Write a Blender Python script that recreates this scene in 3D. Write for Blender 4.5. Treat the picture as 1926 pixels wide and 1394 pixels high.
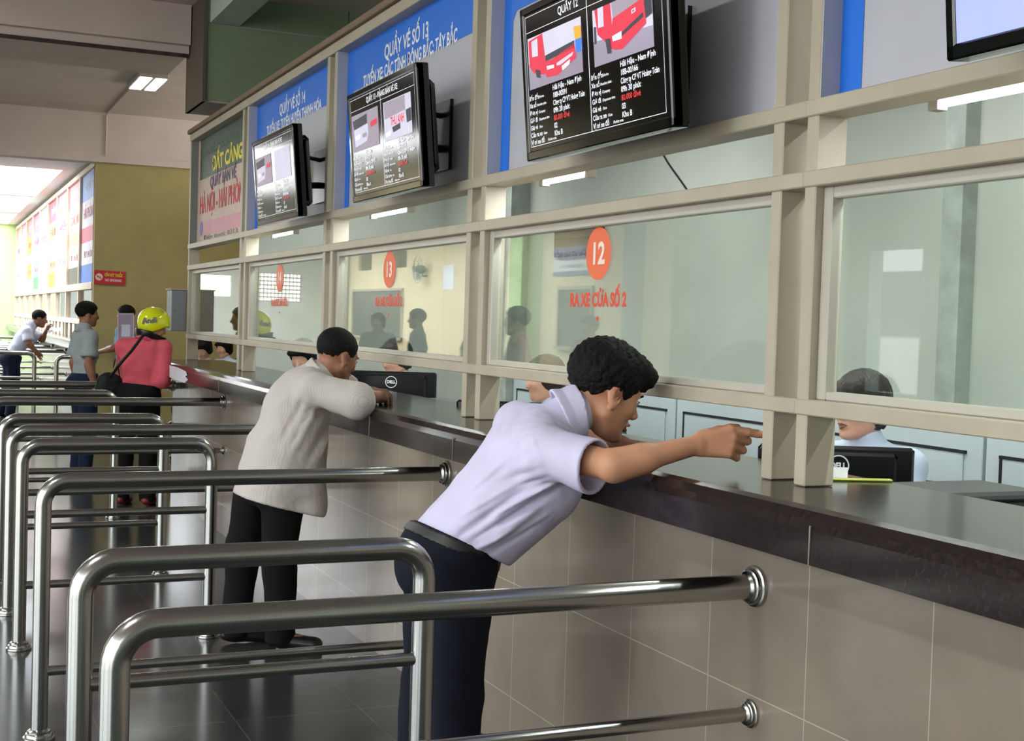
import bpy, math, random
import numpy as np
from mathutils import Vector, Matrix
random.seed(7); np.random.seed(7)
for o in list(bpy.data.objects): bpy.data.objects.remove(o, do_unlink=True)
SC = bpy.context.scene; COL = SC.collection
# ------------------------------------------------------------------ camera, world, exposure
CAM_H, FPX, YAW, PITCH, ROLL = 1.505, 2490.0, .419, -.0351, .0313
fw = Vector((math.sin(YAW)*math.cos(PITCH), math.cos(YAW)*math.cos(PITCH), math.sin(PITCH)))
rt = Vector((math.cos(YAW), -math.sin(YAW), 0)); up = rt.cross(fw)
r2 = rt*math.cos(ROLL)+up*math.sin(ROLL); u2 = -rt*math.sin(ROLL)+up*math.cos(ROLL)
cam = bpy.data.cameras.new('camera'); cam.sensor_width = 36; cam.lens = FPX/1926*36
cam.clip_start = .05; cam.clip_end = 300
co = bpy.data.objects.new('camera', cam); COL.objects.link(co)
co.matrix_world = Matrix(((r2.x,u2.x,-fw.x,0),(r2.y,u2.y,-fw.y,0),(r2.z,u2.z,-fw.z,CAM_H),(0,0,0,1)))
SC.camera = co
SC.view_settings.view_transform = 'Standard'; SC.view_settings.look = 'None'
SC.view_settings.exposure = 0.15; SC.view_settings.gamma = 1; SC.view_settings.use_curve_mapping = False
w = bpy.data.worlds.new('sky'); SC.world = w; w.use_nodes = True
nt = w.node_tree; bg = nt.nodes['Background']
tc = nt.nodes.new('ShaderNodeTexCoord'); sp = nt.nodes.new('ShaderNodeSeparateXYZ'); rp = nt.nodes.new('ShaderNodeValToRGB')
nt.links.new(tc.outputs['Generated'], sp.inputs[0]); nt.links.new(sp.outputs[2], rp.inputs[0]); nt.links.new(rp.outputs[0], bg.inputs[0])
rp.color_ramp.elements[0].position = 0; rp.color_ramp.elements[0].color = (.55,.55,.52,1)
rp.color_ramp.elements[1].position = .25; rp.color_ramp.elements[1].color = (.86,.93,1,1)
WORLD = 7.0
bg.inputs[1].default_value = WORLD

def area(name, loc, size, power, color=(1,1,1), rot=(0,0,0)):
    l = bpy.data.lights.new(name, 'AREA'); l.shape = 'RECTANGLE'; l.size, l.size_y = size; l.energy = power; l.color = color
    o = bpy.data.objects.new(name, l); o.location = loc; o.rotation_euler = rot; COL.objects.link(o); return o

# ------------------------------------------------------------------ materials
def S(h):
    if isinstance(h, str):
        h = h.lstrip('#'); c = [int(h[i:i+2],16)/255 for i in (0,2,4)]
    else: c = [v/255 for v in h]
    return tuple(v/12.92 if v<=.04045 else ((v+.055)/1.055)**2.4 for v in c)
MATS = {}
def mat(name, col, rough=.6, metal=0, var=.06, scale=6, bump=0, bscale=60, emit=None, es=0, spec=.5, coat=0, stain=None):
    if name in MATS: return MATS[name]
    m = bpy.data.materials.new(name); m.use_nodes = True; n = m.node_tree; b = n.nodes['Principled BSDF']
    c = S(col)
    t = n.nodes.new('ShaderNodeTexCoord'); nz = n.nodes.new('ShaderNodeTexNoise'); nz.inputs['Scale'].default_value = scale; nz.inputs['Detail'].default_value = 5
    n.links.new(t.outputs['Object'], nz.inputs['Vector'])
    r = n.nodes.new('ShaderNodeValToRGB'); r.color_ramp.elements[0].position = .3; r.color_ramp.elements[1].position = .7
    r.color_ramp.elements[0].color = tuple(v*(1-var) for v in c)+(1,); r.color_ramp.elements[1].color = tuple(min(1,v*(1+var)) for v in c)+(1,)
    n.links.new(nz.outputs[0], r.inputs[0]); n.links.new(r.outputs[0], b.inputs['Base Color'])
    b.inputs['Roughness'].default_value = rough; b.inputs['Metallic'].default_value = metal
    b.inputs['Specular IOR Level'].default_value = spec; b.inputs['Coat Weight'].default_value = coat
    if bump:
        z = n.nodes.new('ShaderNodeTexNoise'); z.inputs['Scale'].default_value = bscale; z.inputs['Detail'].default_value = 4
        bp = n.nodes.new('ShaderNodeBump'); bp.inputs['Strength'].default_value = bump; bp.inputs['Distance'].default_value = .01
        n.links.new(t.outputs['Object'], z.inputs['Vector']); n.links.new(z.outputs[0], bp.inputs['Height']); n.links.new(bp.outputs[0], b.inputs['Normal'])
    if emit is not None:
        b.inputs['Emission Color'].default_value = S(emit)+(1,); b.inputs['Emission Strength'].default_value = es
    MATS[name] = m; return m
def tilemat(name, c1, c2, grout, w, h, axes, off, rough, var=.5, mortar=.004, spec=.5, gr=None):
    """tiles laid in world metres; axes = which object axes are (across, up)"""
    m = bpy.data.materials.new(name); m.use_nodes = True; n = m.node_tree; b = n.nodes['Principled BSDF']
    g = n.nodes.new('ShaderNodeNewGeometry'); s = n.nodes.new('ShaderNodeSeparateXYZ'); n.links.new(g.outputs['Position'], s.inputs[0])
    cb = n.nodes.new('ShaderNodeCombineXYZ')
    for i in (0,1):
        a = n.nodes.new('ShaderNodeMath'); a.operation = 'ADD'; a.inputs[1].default_value = off[i]
        n.links.new(s.outputs[axes[i]], a.inputs[0]); n.links.new(a.outputs[0], cb.inputs[i])
    bt = n.nodes.new('ShaderNodeTexBrick'); bt.offset = 0; bt.squash = 1
    bt.inputs['Scale'].default_value = 1; bt.inputs['Brick Width'].default_value = w; bt.inputs['Row Height'].default_value = h
    bt.inputs['Mortar Size'].default_value = mortar; bt.inputs['Mortar Smooth'].default_value = .1
    bt.inputs['Color1'].default_value = S(c1)+(1,); bt.inputs['Color2'].default_value = S(c2)+(1,); bt.inputs['Mortar'].default_value = S(grout)+(1,)
    n.links.new(cb.outputs[0], bt.inputs['Vector'])
    nz = n.nodes.new('ShaderNodeTexNoise'); nz.inputs['Scale'].default_value = 3; nz.inputs['Detail'].default_value = 6
    n.links.new(g.outputs['Position'], nz.inputs['Vector'])
    mx = n.nodes.new('ShaderNodeMixRGB'); mx.blend_type = 'OVERLAY'; mx.inputs[0].default_value = var
    n.links.new(bt.outputs['Color'], mx.inputs[1]); n.links.new(nz.outputs[0], mx.inputs[2]); n.links.new(mx.outputs[0], b.inputs['Base Color'])
    b.inputs['Roughness'].default_value = rough; b.inputs['Specular IOR Level'].default_value = spec
    return m
def glassmat(name, tint=(.95,.975,.95), boost=1.5):
    m = bpy.data.materials.new(name); m.use_nodes = True; n = m.node_tree; n.nodes.clear()
    o = n.nodes.new('ShaderNodeOutputMaterial'); tr = n.nodes.new('ShaderNodeBsdfTransparent'); gl = n.nodes.new('ShaderNodeBsdfGlossy')
    gl.inputs['Roughness'].default_value = .0; tr.inputs[0].default_value = tint+(1,)
    ge = n.nodes.new('ShaderNodeNewGeometry'); dt = n.nodes.new('ShaderNodeVectorMath'); dt.operation = 'DOT_PRODUCT'
    n.links.new(ge.outputs['Normal'], dt.inputs[0]); n.links.new(ge.outputs['Incoming'], dt.inputs[1])
    def M_(op, a, bv, sw=False):
        x = n.nodes.new('ShaderNodeMath'); x.operation = op
        if sw: x.inputs[0].default_value = bv; n.links.new(a, x.inputs[1])
        else:
            n.links.new(a, x.inputs[0])
            if bv is not None: x.inputs[1].default_value = bv
        return x.outputs[0]
    ab = M_('ABSOLUTE', dt.outputs['Value'], None); iv = M_('SUBTRACT', ab, 1, True); pw = M_('POWER', iv, 5)
    ml0 = M_('MULTIPLY', pw, .96); ad = M_('ADD', ml0, .04); ml = n.nodes.new('ShaderNodeMath'); ml.operation='MULTIPLY'; ml.inputs[1].default_value = boost; ml.use_clamp = True
    n.links.new(ad, ml.inputs[0])
    nz = n.nodes.new('ShaderNodeTexNoise'); nz.inputs['Scale'].default_value = 9; cr = n.nodes.new('ShaderNodeMapRange')
    cr.inputs['To Min'].default_value = .0; cr.inputs['To Max'].default_value = .03
    n.links.new(nz.outputs[0], cr.inputs[0]); n.links.new(cr.outputs[0], gl.inputs['Roughness'])
    mx = n.nodes.new('ShaderNodeMixShader')
    n.links.new(ml.outputs[0], mx.inputs[0]); n.links.new(tr.outputs[0], mx.inputs[1]); n.links.new(gl.outputs[0], mx.inputs[2])
    n.links.new(mx.outputs[0], o.inputs[0]); return m
def stripemat(name, c1, c2, freq, axis=0, rough=.9):
    m = mat(name, c1, rough, bump=.25, bscale=25); n = m.node_tree; b = n.nodes['Principled BSDF']
    t = n.nodes.new('ShaderNodeTexCoord'); wv = n.nodes.new('ShaderNodeTexWave'); wv.bands_direction = 'XYZ'[axis]
    wv.inputs['Scale'].default_value = freq; wv.inputs['Distortion'].default_value = .6; wv.inputs['Detail'].default_value = 1
    r = n.nodes.new('ShaderNodeValToRGB'); r.color_ramp.elements[0].color = S(c2)+(1,); r.color_ramp.elements[1].color = S(c1)+(1,)
    r.color_ramp.elements[0].position = .05; r.color_ramp.elements[1].position = .45
    n.links.new(t.outputs['Object'], wv.inputs['Vector']); n.links.new(wv.outputs[0], r.inputs[0]); n.links.new(r.outputs[0], b.inputs['Base Color'])
    return m

# ------------------------------------------------------------------ object helpers
ORG = {}
def thing(name, label, cat, loc=(0,0,0), group=None, kind=None):
    o = bpy.data.objects.new(name, None); o.empty_display_size = .1; COL.objects.link(o); o.location = loc; ORG[o.name] = Vector(loc)
    if kind: o['kind'] = kind
    if label: o['label'] = label
    if cat: o['category'] = cat
    if group: o['group'] = group
    return o
def tag(o, label=None, cat=None, group=None, kind=None):
    if label: o['label'] = label
    if cat: o['category'] = cat
    if group: o['group'] = group
    if kind: o['kind'] = kind
    return o
def obj(name, vf, m, parent=None, smooth=False, label=None):
    v, f = vf
    v = np.asarray(v, float)
    if parent is not None: org = ORG[parent.name]
    else:
        lo = v.min(0); hi = v.max(0); org = Vector(((lo[0]+hi[0])/2,(lo[1]+hi[1])/2,lo[2]))
    me = bpy.data.meshes.new(name); me.from_pydata([tuple(p) for p in (v-np.array(org))], [], [tuple(int(i) for i in q) for q in f]); me.update()
    if smooth:
        me.polygons.foreach_set('use_smooth', [True]*len(me.polygons))
        if smooth == 'auto': me.set_sharp_from_angle(angle=math.radians(35))
    me.materials.append(m if not isinstance(m, str) else MATS[m])
    o = bpy.data.objects.new(name, me); COL.objects.link(o)
    if parent is not None: o.parent = parent
    else: o.location = org
    ORG[o.name] = org
    if label: o['label'] = label
    return o
def join(*ms):
    V=[]; F=[]; n=0
    for v,f in ms:
        v=np.asarray(v,float); V.append(v); F += [tuple(i+n for i in q) for q in f]; n += len(v)
    return np.concatenate(V), F
def box(x0,x1,y0,y1,z0,z1):
    v=[(x,y,z) for x in (x0,x1) for y in (y0,y1) for z in (z0,z1)]
    return v,[(0,1,3,2),(4,6,7,5),(0,4,5,1),(2,3,7,6),(0,2,6,4),(1,5,7,3)]
def bbox(x0,x1,y0,y1,z0,z1,b=.004):
    """box with bevelled edges: cross section octagon swept and shrunk at ends"""
    xs=[x0,x1]; V=[];F=[]
    def ring(x,i):
        return [(x,y0+b+i,z0+i),(x,y1-b-i,z0+i),(x,y1-i,z0+b+i),(x,y1-i,z1-b-i),(x,y1-b-i,z1-i),(x,y0+b+i,z1-i),(x,y0+i,z1-b-i),(x,y0+i,z0+b+i)]
    rs=[ring(x0,b),ring(x0+b,0),ring(x1-b,0),ring(x1,b)]
    for r in rs: V+=r
    for k in range(3):
        for j in range(8):
            F.append((k*8+j,k*8+(j+1)%8,(k+1)*8+(j+1)%8,(k+1)*8+j)[::-1])
    F.append(tuple(range(8))); F.append(tuple(range(24,32))[::-1]); return V,F
def xf(vf, M):
    v,f=vf; return [tuple(M@Vector(p)) for p in v], f
def extrude_y(prof, y0, y1):
    """closed profile [(x,z)] swept along y"""
    n=len(prof); V=[(x,y0,z) for x,z in prof]+[(x,y1,z) for x,z in prof]
    F=[(i,(i+1)%n,n+(i+1)%n,n+i) for i in range(n)]+[tuple(range(n))[::-1],tuple(range(n,2*n))]; return V,F
def tube(path, r, seg=16, radii=None, closed=False, caps=True):
    path=[Vector(p) for p in path]; V=[];F=[]; n=len(path)
    t0=(path[1]-path[0]).normalized(); a=Vector((0,0,1)) if abs(t0.z)<.9 else Vector((1,0,0)); nrm=t0.cross(a).normalized()
    for i,p in enumerate(path):
        t=((path[min(i+1,n-1)]-path[max(i-1,0)])).normalized()
        nrm=(nrm-t*nrm.dot(t)).normalized(); bn=t.cross(nrm); rr=radii[i] if radii else r
        for j in range(seg):
            an=2*math.pi*j/seg; V.append(tuple(p+(nrm*math.cos(an)+bn*math.sin(an))*rr))
    for i in range(n-1):
        for j in range(seg): F.append((i*seg+j,i*seg+(j+1)%seg,(i+1)*seg+(j+1)%seg,(i+1)*seg+j))
    if caps: F.append(tuple(range(seg))[::-1]); F.append(tuple(range((n-1)*seg,n*seg)))
    return V,F
def bend(pts, R, k=8):
    """round the corners of a polyline"""
    pts=[Vector(p) for p in pts]; out=[pts[0]]
    for i in range(1,len(pts)-1):
        p=pts[i]; a=(pts[i-1]-p).normalized(); b=(pts[i+1]-p).normalized()
        for s in range(k+1):
            th=s/k*math.pi/2; c=p+a*R+b*R   # right-angle corners
            out.append(c-b*R*math.cos(th)-a*R*math.sin(th))
    out.append(pts[-1]); return out
def lathe(prof, c, axis=(0,0,1), seg=24):
    """prof [(r,h)] about axis from c"""
    ax=Vector(axis).normalized(); a=Vector((1,0,0)) if abs(ax.x)<.9 else Vector((0,1,0)); u=ax.cross(a).normalized(); v=ax.cross(u)
    V=[];F=[];n=len(prof); c=Vector(c)
    for r,h in prof:
        for j in range(seg):
            t=2*math.pi*j/seg; V.append(tuple(c+ax*h+(u*math.cos(t)+v*math.sin(t))*r))
    for i in range(n-1):
        for j in range(seg): F.append((i*seg+j,i*seg+(j+1)%seg,(i+1)*seg+(j+1)%seg,(i+1)*seg+j))
    F.append(tuple(range(seg))[::-1]); F.append(tuple(range((n-1)*seg,n*seg))); return V,F
def poly(pts, M, th=.0):
    """flat polygon of 2D pts through matrix M, with optional thickness"""
    v=[tuple(M@Vector((x,y,0))) for x,y in pts]; n=len(v)
    if not th: return v,[tuple(range(n))]
    v2=[tuple(M@Vector((x,y,th))) for x,y in pts]
    return v+v2,[tuple(range(n))[::-1],tuple(range(n,2*n))]+[(i,(i+1)%n,n+(i+1)%n,n+i) for i in range(n)]
def text(name, s, size, M, m, parent, width=None, align='CENTER', bold=0, mirror=False, th=.0005, label=None):
    cu=bpy.data.curves.new('t','FONT'); cu.body=s; cu.size=size; cu.align_x=align; cu.align_y='CENTER'; cu.offset=bold; cu.extrude=th
    cu.resolution_u=3
    t=bpy.data.objects.new('t',cu); COL.objects.link(t); dg=bpy.context.evaluated_depsgraph_get()
    me=bpy.data.meshes.new_from_object(t.evaluated_get(dg)); bpy.data.objects.remove(t,do_unlink=True); bpy.data.curves.remove(cu)
    if len(me.vertices)==0: return None
    v=np.zeros(len(me.vertices)*3); me.vertices.foreach_get('co',v); v=v.reshape(-1,3)
    if width:
        w0=v[:,0].max()-v[:,0].min(); v[:,0]*=width/w0
    A=np.array(M); v=v@A[:3,:3].T+A[:3,3]
    me.vertices.foreach_set('co',(v-np.array(ORG[parent.name])).ravel()); me.update(); me.materials.clear(); me.materials.append(m)
    o=bpy.data.objects.new(name,me); COL.objects.link(o); o.parent=parent; ORG[o.name]=ORG[parent.name]; me.name=name
    if label: o['label']=label
    return o
def FM(x,y,z,tilt=0,roll=0):
    """frame on the counter partition: local x runs towards the viewer along -Y, local y up, normal -X"""
    return Matrix.Translation((x,y,z))@Matrix(((0,0,-1,0),(-1,0,0,0),(0,1,0,0),(0,0,0,1)))@Matrix.Rotation(tilt,4,'X')@Matrix.Rotation(roll,4,'Z')
def PM(loc, xdir, ydir):
    x=Vector(xdir).normalized(); y=Vector(ydir); y=(y-x*y.dot(x)).normalized(); z=x.cross(y)
    return Matrix(((x.x,y.x,z.x,loc[0]),(x.y,y.y,z.y,loc[1]),(x.z,y.z,z.z,loc[2]),(0,0,0,1)))
def circle(r,n=40,sx=1): return [(r*sx*math.cos(2*math.pi*i/n), r*math.sin(2*math.pi*i/n)) for i in range(n)]
def rect(x0,x1,y0,y1): return [(x0,y0),(x1,y0),(x1,y1),(x0,y1)]
# ------------------------------------------------------------------ palette
mat('frame_paint', (171,161,141), .5, var=.07, scale=5, bump=.05, bscale=30)
mat('sash_alu', (178,173,160), .4, var=.03)
mat('sign_grey', (176,176,184), .45, var=.02)
mat('sign_blue', (24,108,214), .45, var=.01)
mat('white_letter', (232,234,238), .6, var=0)
mat('steel', (172,171,166), .22, 1, var=.08, scale=3)
mat('granite_dark', (34,27,27), .15, var=.5, scale=90, spec=.4)
mat('teal_wall', (186,191,181), .7, var=.05, scale=2)
mat('teal_door', (198,211,211), .45, var=.03, scale=3)
mat('ceiling_paint', (208,192,184), .9, var=.06, scale=2)
mat('beam_paint', (186,176,170), .9, var=.08, scale=2)
mat('ochre_wall', (176,161,108), .85, var=.05, scale=4)
mat('cream_wall', (226,210,168), .8, var=.04, scale=1.5)
mat('pale_green_wall', (196,222,160), .8, var=.03)
mat('black_plastic', (14,14,16), .3, var=.1)
mat('black_gloss', (8,8,9), .08, var=.1, spec=.6)
mat('dark_line', (28,30,30), .7)
mat('tube_glow', (255,255,255), .5, emit=(235,245,255), es=9)
# ------------------------------------------------------------------ shell
FLOOR = tilemat('floor_tiles', (62,63,62), (52,54,54), (92,90,84), .485, .485, (0,1), (-1.08+.97,0), .16, var=.35, mortar=.0022)
tag(obj('floor', box(-6.2,8,-8,36,-.1,0), FLOOR), kind='structure')
COUNTER_TILE = tilemat('counter_tiles', (130,118,106), (124,113,101), (164,155,141), .416, .4, (1,2), (-2.1+.416,-.2+.4), .14, var=.3, mortar=.0016)
tag(obj('wall_counter', box(1.896,1.99,.2,11.15,0,1.005), COUNTER_TILE), kind='structure')
tag(obj('wall_counter_end', box(1.99,2.31,11.05,11.15,0,1.0), COUNTER_TILE), kind='structure')
# ceilings
tag(obj('ceiling', box(-6.2,8,-8,17.3,3.98,4.15), 'ceiling_paint'), kind='structure')
fc = join(box(1.75,8,17.5,35,3.46,3.6), box(-6.2,-5,17.5,35,3.46,3.6), box(-5,1.75,17.5,19.6,3.46,3.6), box(-5,1.75,33,35,3.46,3.6),
          box(-5,1.75,24.4,24.8,3.46,3.6), box(-5,1.75,28.9,29.3,3.46,3.6))
mat('white_ceiling', (238,236,232), .85, var=.02)
tag(obj('ceiling_far', fc, 'white_ceiling'), kind='structure')
tag(obj('trim_1', join(box(-6.2,1.93,10.95,12.0,3.6,3.99),box(-6.2,1.93,10.88,10.95,3.665,3.99)), 'ceiling_paint'), kind='structure')
tag(obj('trim_2', box(-6.2,1.93,10.93,10.97,3.575,3.6), mat('crack',(66,56,52),.95,var=.4,scale=14)), kind='structure')
tag(obj('trim_3', join(box(-6.2,8,17.3,17.5,3.36,4.1), box(-6.2,8,17.24,17.3,3.36,3.44)), 'ceiling_paint'), kind='structure')
# deep green glazed beam over the offices
gb = thing('trim_4', None, None, (1.94,10.4,3.15), kind='structure')
obj('beam_core', box(1.945,7.9,10.42,11.12,3.15,3.98), 'beam_paint', gb)
mat('green_glazing', (134,150,124), .12, var=.1, scale=1.2, spec=.6)
obj('glazing', join(box(1.97,3.09,10.405,10.42,3.165,3.748), box(3.102,7.9,10.405,10.42,3.165,3.748), box(1.97,3.09,10.405,10.42,3.76,3.98), box(3.102,7.9,10.405,10.42,3.76,3.98)), 'green_glazing', gb)
obj('edge_strip', box(1.94,1.966,10.39,11.12,3.15,3.98), mat('edge_brown',(96,84,72),.7), gb)
tag(obj('trim_5', box(1.988,2.215,-2,10.39,3.755,3.98), mat('pale_beam',(190,206,190),.7)), kind='structure')
# yellow end wall, far wall, left walls
tag(obj('wall_yellow', box(1.94,8,17.32,17.5,0,3.36), 'ochre_wall'), kind='structure')
tag(obj('wall_far_right', box(1.0,8,33.1,33.3,0,3.46), 'pale_green_wall'), kind='structure')
fw_ = join(box(-2.15,1.0,35,35.2,0,3.46), box(-3.3,-2.15,35,35.2,0,2.0), box(-3.3,-2.15,35,35.2,2.55,3.46),
           box(-3.8,-3.3,35,35.2,0,3.46), box(-5.2,-3.8,35,35.2,0,1.9), box(-5.2,-3.8,35,35.2,2.65,3.46), box(-6.2,-5.2,35,35.2,0,3.46), box(1.0,1.1,33.3,35.2,0,3.46))
tag(obj('wall_far', fw_, 'teal_wall'), kind='structure')
tag(obj('wall_right', box(4.05,4.2,.0,10.6,0,3.9), 'teal_wall'), kind='structure')
tag(obj('wall_office_end', box(2.32,4.2,10.6,10.7,0,2.93), 'teal_wall'), kind='structure')
tag(obj('wall_office_near', box(2.2,4.2,-.1,0,0,2.93), 'teal_wall'), kind='structure')
tag(obj('wall_office_rear', box(4.05,4.2,10.7,17.32,0,2.93), 'ochre_wall'), kind='structure')
tag(obj('trim_6', join(box(3.97,4.05,4.33,4.45,0,2.93), box(3.9,4.05,8.86,9.1,0,2.93)), mat('pillar_stain',(168,176,167),.8,var=.2,scale=9)), kind='structure')
tag(obj('ceiling_office', box(2.1,4.2,-.1,11.1,2.93,3.0), mat('office_ceiling',(150,166,146),.8)), kind='structure')
lw = join(box(-6.2,-6,18.5,28.8,0,3.46), box(-6.2,-6,28.8,29.9,0,2.73), box(-6.2,-6,28.8,29.9,3.15,3.46), box(-6.2,-6,29.9,31.4,0,3.46), box(-6.2,-6,31.4,32.5,0,2.73), box(-6.2,-6,31.4,32.5,3.15,3.46), box(-6.2,-6,32.5,35.2,0,3.46))
tag(obj('wall_left', lw, 'cream_wall'), kind='structure')
mat('grey_green_wall', (150,160,150), .8)
tag(obj('wall_back_blocker', box(-6.2,8,-8.2,-8,0,4), 'grey_green_wall'), kind='structure')  # unseen wall added behind the camera to block light from there
lw2 = join(box(-6.2,-6,12.5,18.5,0,4), box(-6.2,-6,11.6,12.5,0,.85), box(-6.2,-6,11.6,12.5,2.5,4), box(-6.2,-6,9,11.6,0,4))
tag(obj('wall_left_near', lw2, 'grey_green_wall'), kind='structure')
for i,y in enumerate((8.8,3.2,-2.4,-7.8)):
    tag(obj('trim_%d'%(8+i), box(-6.3,-5.9,y-.2,y+.2,0,4.0), 'cream_wall'), kind='structure')
tag(obj('floor_forecourt', box(-40,-6.2,-30,60,-.2,-.12), mat('forecourt',(150,146,138),.9,var=.1,scale=.5)), kind='structure')
# ------------------------------------------------------------------ counter
cp=[(1.80,1.1235),(1.779,1.117),(1.762,1.10),(1.755,1.08),(1.752,1.005),(1.90,1.005),(1.90,1.085),(2.31,1.085),(2.31,1.1235)]
ct=thing('counter','long polished dark granite ticket counter running under the windows','counter',(2.0,5.6,1.005))
obj('worktop', extrude_y(cp[::-1], .2, 11.2), 'granite_dark', ct, label='polished dark brown granite top with thick rounded apron')
for y in (2.33,4.44,5.42,6.5,8.6): obj('joint', box(1.7512,1.7545,y-.002,y+.002,1.005,1.09), mat('joint_line',(120,112,104),.6), ct, label='pale joint line between granite slabs')
ct=thing('office_desk','long office desk board set lower behind the granite counter','desk',(2.64,4.6,0))
obj('tabletop', bbox(2.34,2.95,.3,8.6,.72,.76), mat('desk_board',(150,140,122),.5), ct)
for y in (.5,2.6,4.7,6.8,8.5): obj('support_panel', box(2.36,2.9,y-.02,y+.02,0,.72), MATS['desk_board'], ct)
# ------------------------------------------------------------------ office cupboards (door panels on rear partition)
def cupboard(y0,y1,label):
    t=thing('cupboard',label,'cupboard',(3.95,(y0+y1)/2,0),group='pale teal cupboards along the office wall')
    obj('carcass', bbox(3.955,4.048,y0,y1,0,1.13), 'teal_door', t)
    d=obj('door', bbox(3.945,3.955,y0+.1,y1-.1,.1,1.035,.003), 'teal_door', t)
    obj('door_gap', join(box(3.942,3.957,y0+.085,y1-.085,1.027,1.04), box(3.942,3.957,y1-.1,y1-.088,.1,1.03)), 'dark_line', t, label='dark gap round the door panel')
    obj('knob', lathe([(.012,0),(.014,.01),(.008,.02)],(3.945,y0+.16,.6),(-1,0,0),12), 'steel', d)
ys=[(2.0,3.05),(3.1,4.12),(4.14,5.27),(5.29,6.54),(6.56,7.7),(7.72,8.85)]
lb=['behind the near end of the counter beyond the black printer','right of the woman speaking at the nearest window','directly behind the woman speaking at the nearest window','behind the pointing hand, with a long dark door gap',
    'behind the head of the man in the white shirt','behind the second office chair toward the far partition']
for (a,b),l in zip(ys,lb): cupboard(a,b,'pale teal office cupboard '+l)
# ------------------------------------------------------------------ partition windows
GLASS = glassmat('window_glass')
ZS0,ZS1,ZT0,ZT1,ZU0,ZU1,ZV0,ZV1 = 1.302,1.341,1.867,1.907,2.041,2.082,2.93,2.985
P0=2.11
bays=[]  # (near limit, far limit)
for k in range(-1,5):
    a=2.878+P0*k          # far mullion A of pair k (far edge), near mullion B 2.69..2.735
    bays.append((a, a+P0-.188))
for i,(y0,y1) in enumerate(bays[:5]):
    wn=thing('window_%d'%(i+1), None, None, (2.0,(y0+y1)/2,1.1235), kind='structure')
    zb=1.1245
    D=.09
    obj('mullion', bbox(2.0,2.0+D,y0-.045,y0,zb,ZV0,.003), 'frame_paint', wn)
    obj('mullion', bbox(2.0,2.0+D,y1,y1+.045,zb,ZV0,.003), 'frame_paint', wn)
    ya,yb=y0-.145,y1+.045
    obj('sill_beam', bbox(1.994,2.0+D,ya,yb,ZS0,ZS1,.003), 'frame_paint', wn)
    obj('lower_transom', bbox(1.994,2.0+D,ya,yb,ZT0,ZT1,.003), 'frame_paint', wn)
    obj('upper_transom', bbox(1.994,2.0+D,ya,yb,ZU0,ZU1,.003), 'frame_paint', wn)
    obj('head_beam', bbox(1.994,2.0+D,ya,yb,ZV0,ZV1,.003), 'frame_paint', wn)
    s=.034
    sf=join(bbox(2.025,2.062,y0,y0+s,ZS1,ZT0,.003),bbox(2.025,2.062,y1-s,y1,ZS1,ZT0,.003),bbox(2.027,2.06,y0+s,y1-s,ZS1,ZS1+.022,.003),bbox(2.027,2.06,y0+s,y1-s,ZT0-.03,ZT0,.003))
    obj('sash', sf, 'sash_alu', wn, label='pale aluminium inner sash')
    obj('glass', box(2.05,2.054,y0+s-.005,y1-s+.005,ZS1+.02,ZT0-.028), GLASS, wn)
    WN=wn
    if i in (1,2,3):
        cy={1:3.92,2:6.087,3:8.24}[i]
        if i>=1:
            st=obj('number_sticker', poly(circle(.088),FM(2.047,cy,1.748),.0006), mat('orange_sticker',(226,104,62),.5,var=.02), wn, label='round orange sticker with the window number %d'%(11+i))
            text('numeral',str(11+i),.1,FM(2.0455,cy,1.745),mat('sticker_white',(236,214,200),.5,var=.02),st,bold=.003)
        text('lettering','RA XE CỬA SỐ 2',.062,FM(2.046,cy-.003,1.592),mat('red_letter',(214,70,40),.5),wn,width=.40,bold=.0025)
        obj('dot', poly(circle(.008,16),FM(2.047,cy-.01,1.532),.0006), MATS['red_letter'], wn)
tag(obj('trim_7', bbox(1.97,2.12,.6,11.17,2.985,3.02), mat('brown_cap',(124,104,88),.8)), kind='structure')
# ------------------------------------------------------------------ sign panels behind the televisions
def sign_panel(i,label,num=None,line=None):
    y0,y1=bays[i]; t=thing('sign_panel',label,'sign',(2.06,(y0+y1)/2,ZU1),group='grey and blue route sign panels above the windows')
    obj('board', box(2.06,2.075,y0,y1,ZU1,ZV0), 'sign_grey', t)
    for a,b in ((y0,y0+.003),(y1-.003,y1)): obj('side_return', box(2.002,2.06,a,b,ZU1,ZV0), 'sign_grey', t)
    obj('blue_header', poly([(-(y1-.003),ZU1+.001),(-(y1-.003),ZV0-.001),(-(y0+.003),ZV0-.001),(-(y0+.003),2.705),(-(y1-.115),2.705),(-(y1-.085),2.67),(-(y1-.085),ZU1+.001)],
        FM(2.0585,0,0)), 'sign_blue', t, label='bright blue header running down the left side')
    if num: text('lettering',num,.098,FM(2.057,(y0+y1)/2+.02,2.818),MATS['white_letter'],t,width=.62,bold=.002)
    if line: text('lettering',line,.083,FM(2.057,(y0+y1)/2+.01,2.725),MATS['white_letter'],t,width=min(1.32,.052*len(line)),bold=.002)
    return t
sign_panel(0,'grey sign panel with a bright blue side strip at the right edge of the photo')
sign_panel(1,'grey sign panel with blue header mostly hidden behind the television showing red buses')
sign_panel(2,'grey and blue sign panel reading QUẦY VÉ SỐ 13','QUẦY VÉ SỐ 13','TUYẾN XE: CÁC TỈNH ĐÔNG BẮC; TÂY BẮC')
sign_panel(3,'grey and blue sign panel reading QUẦY VÉ SỐ 14','QUẦY VÉ SỐ 14','TUYẾN XE: TUYẾN HUYỆN THANH HÓA')
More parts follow.
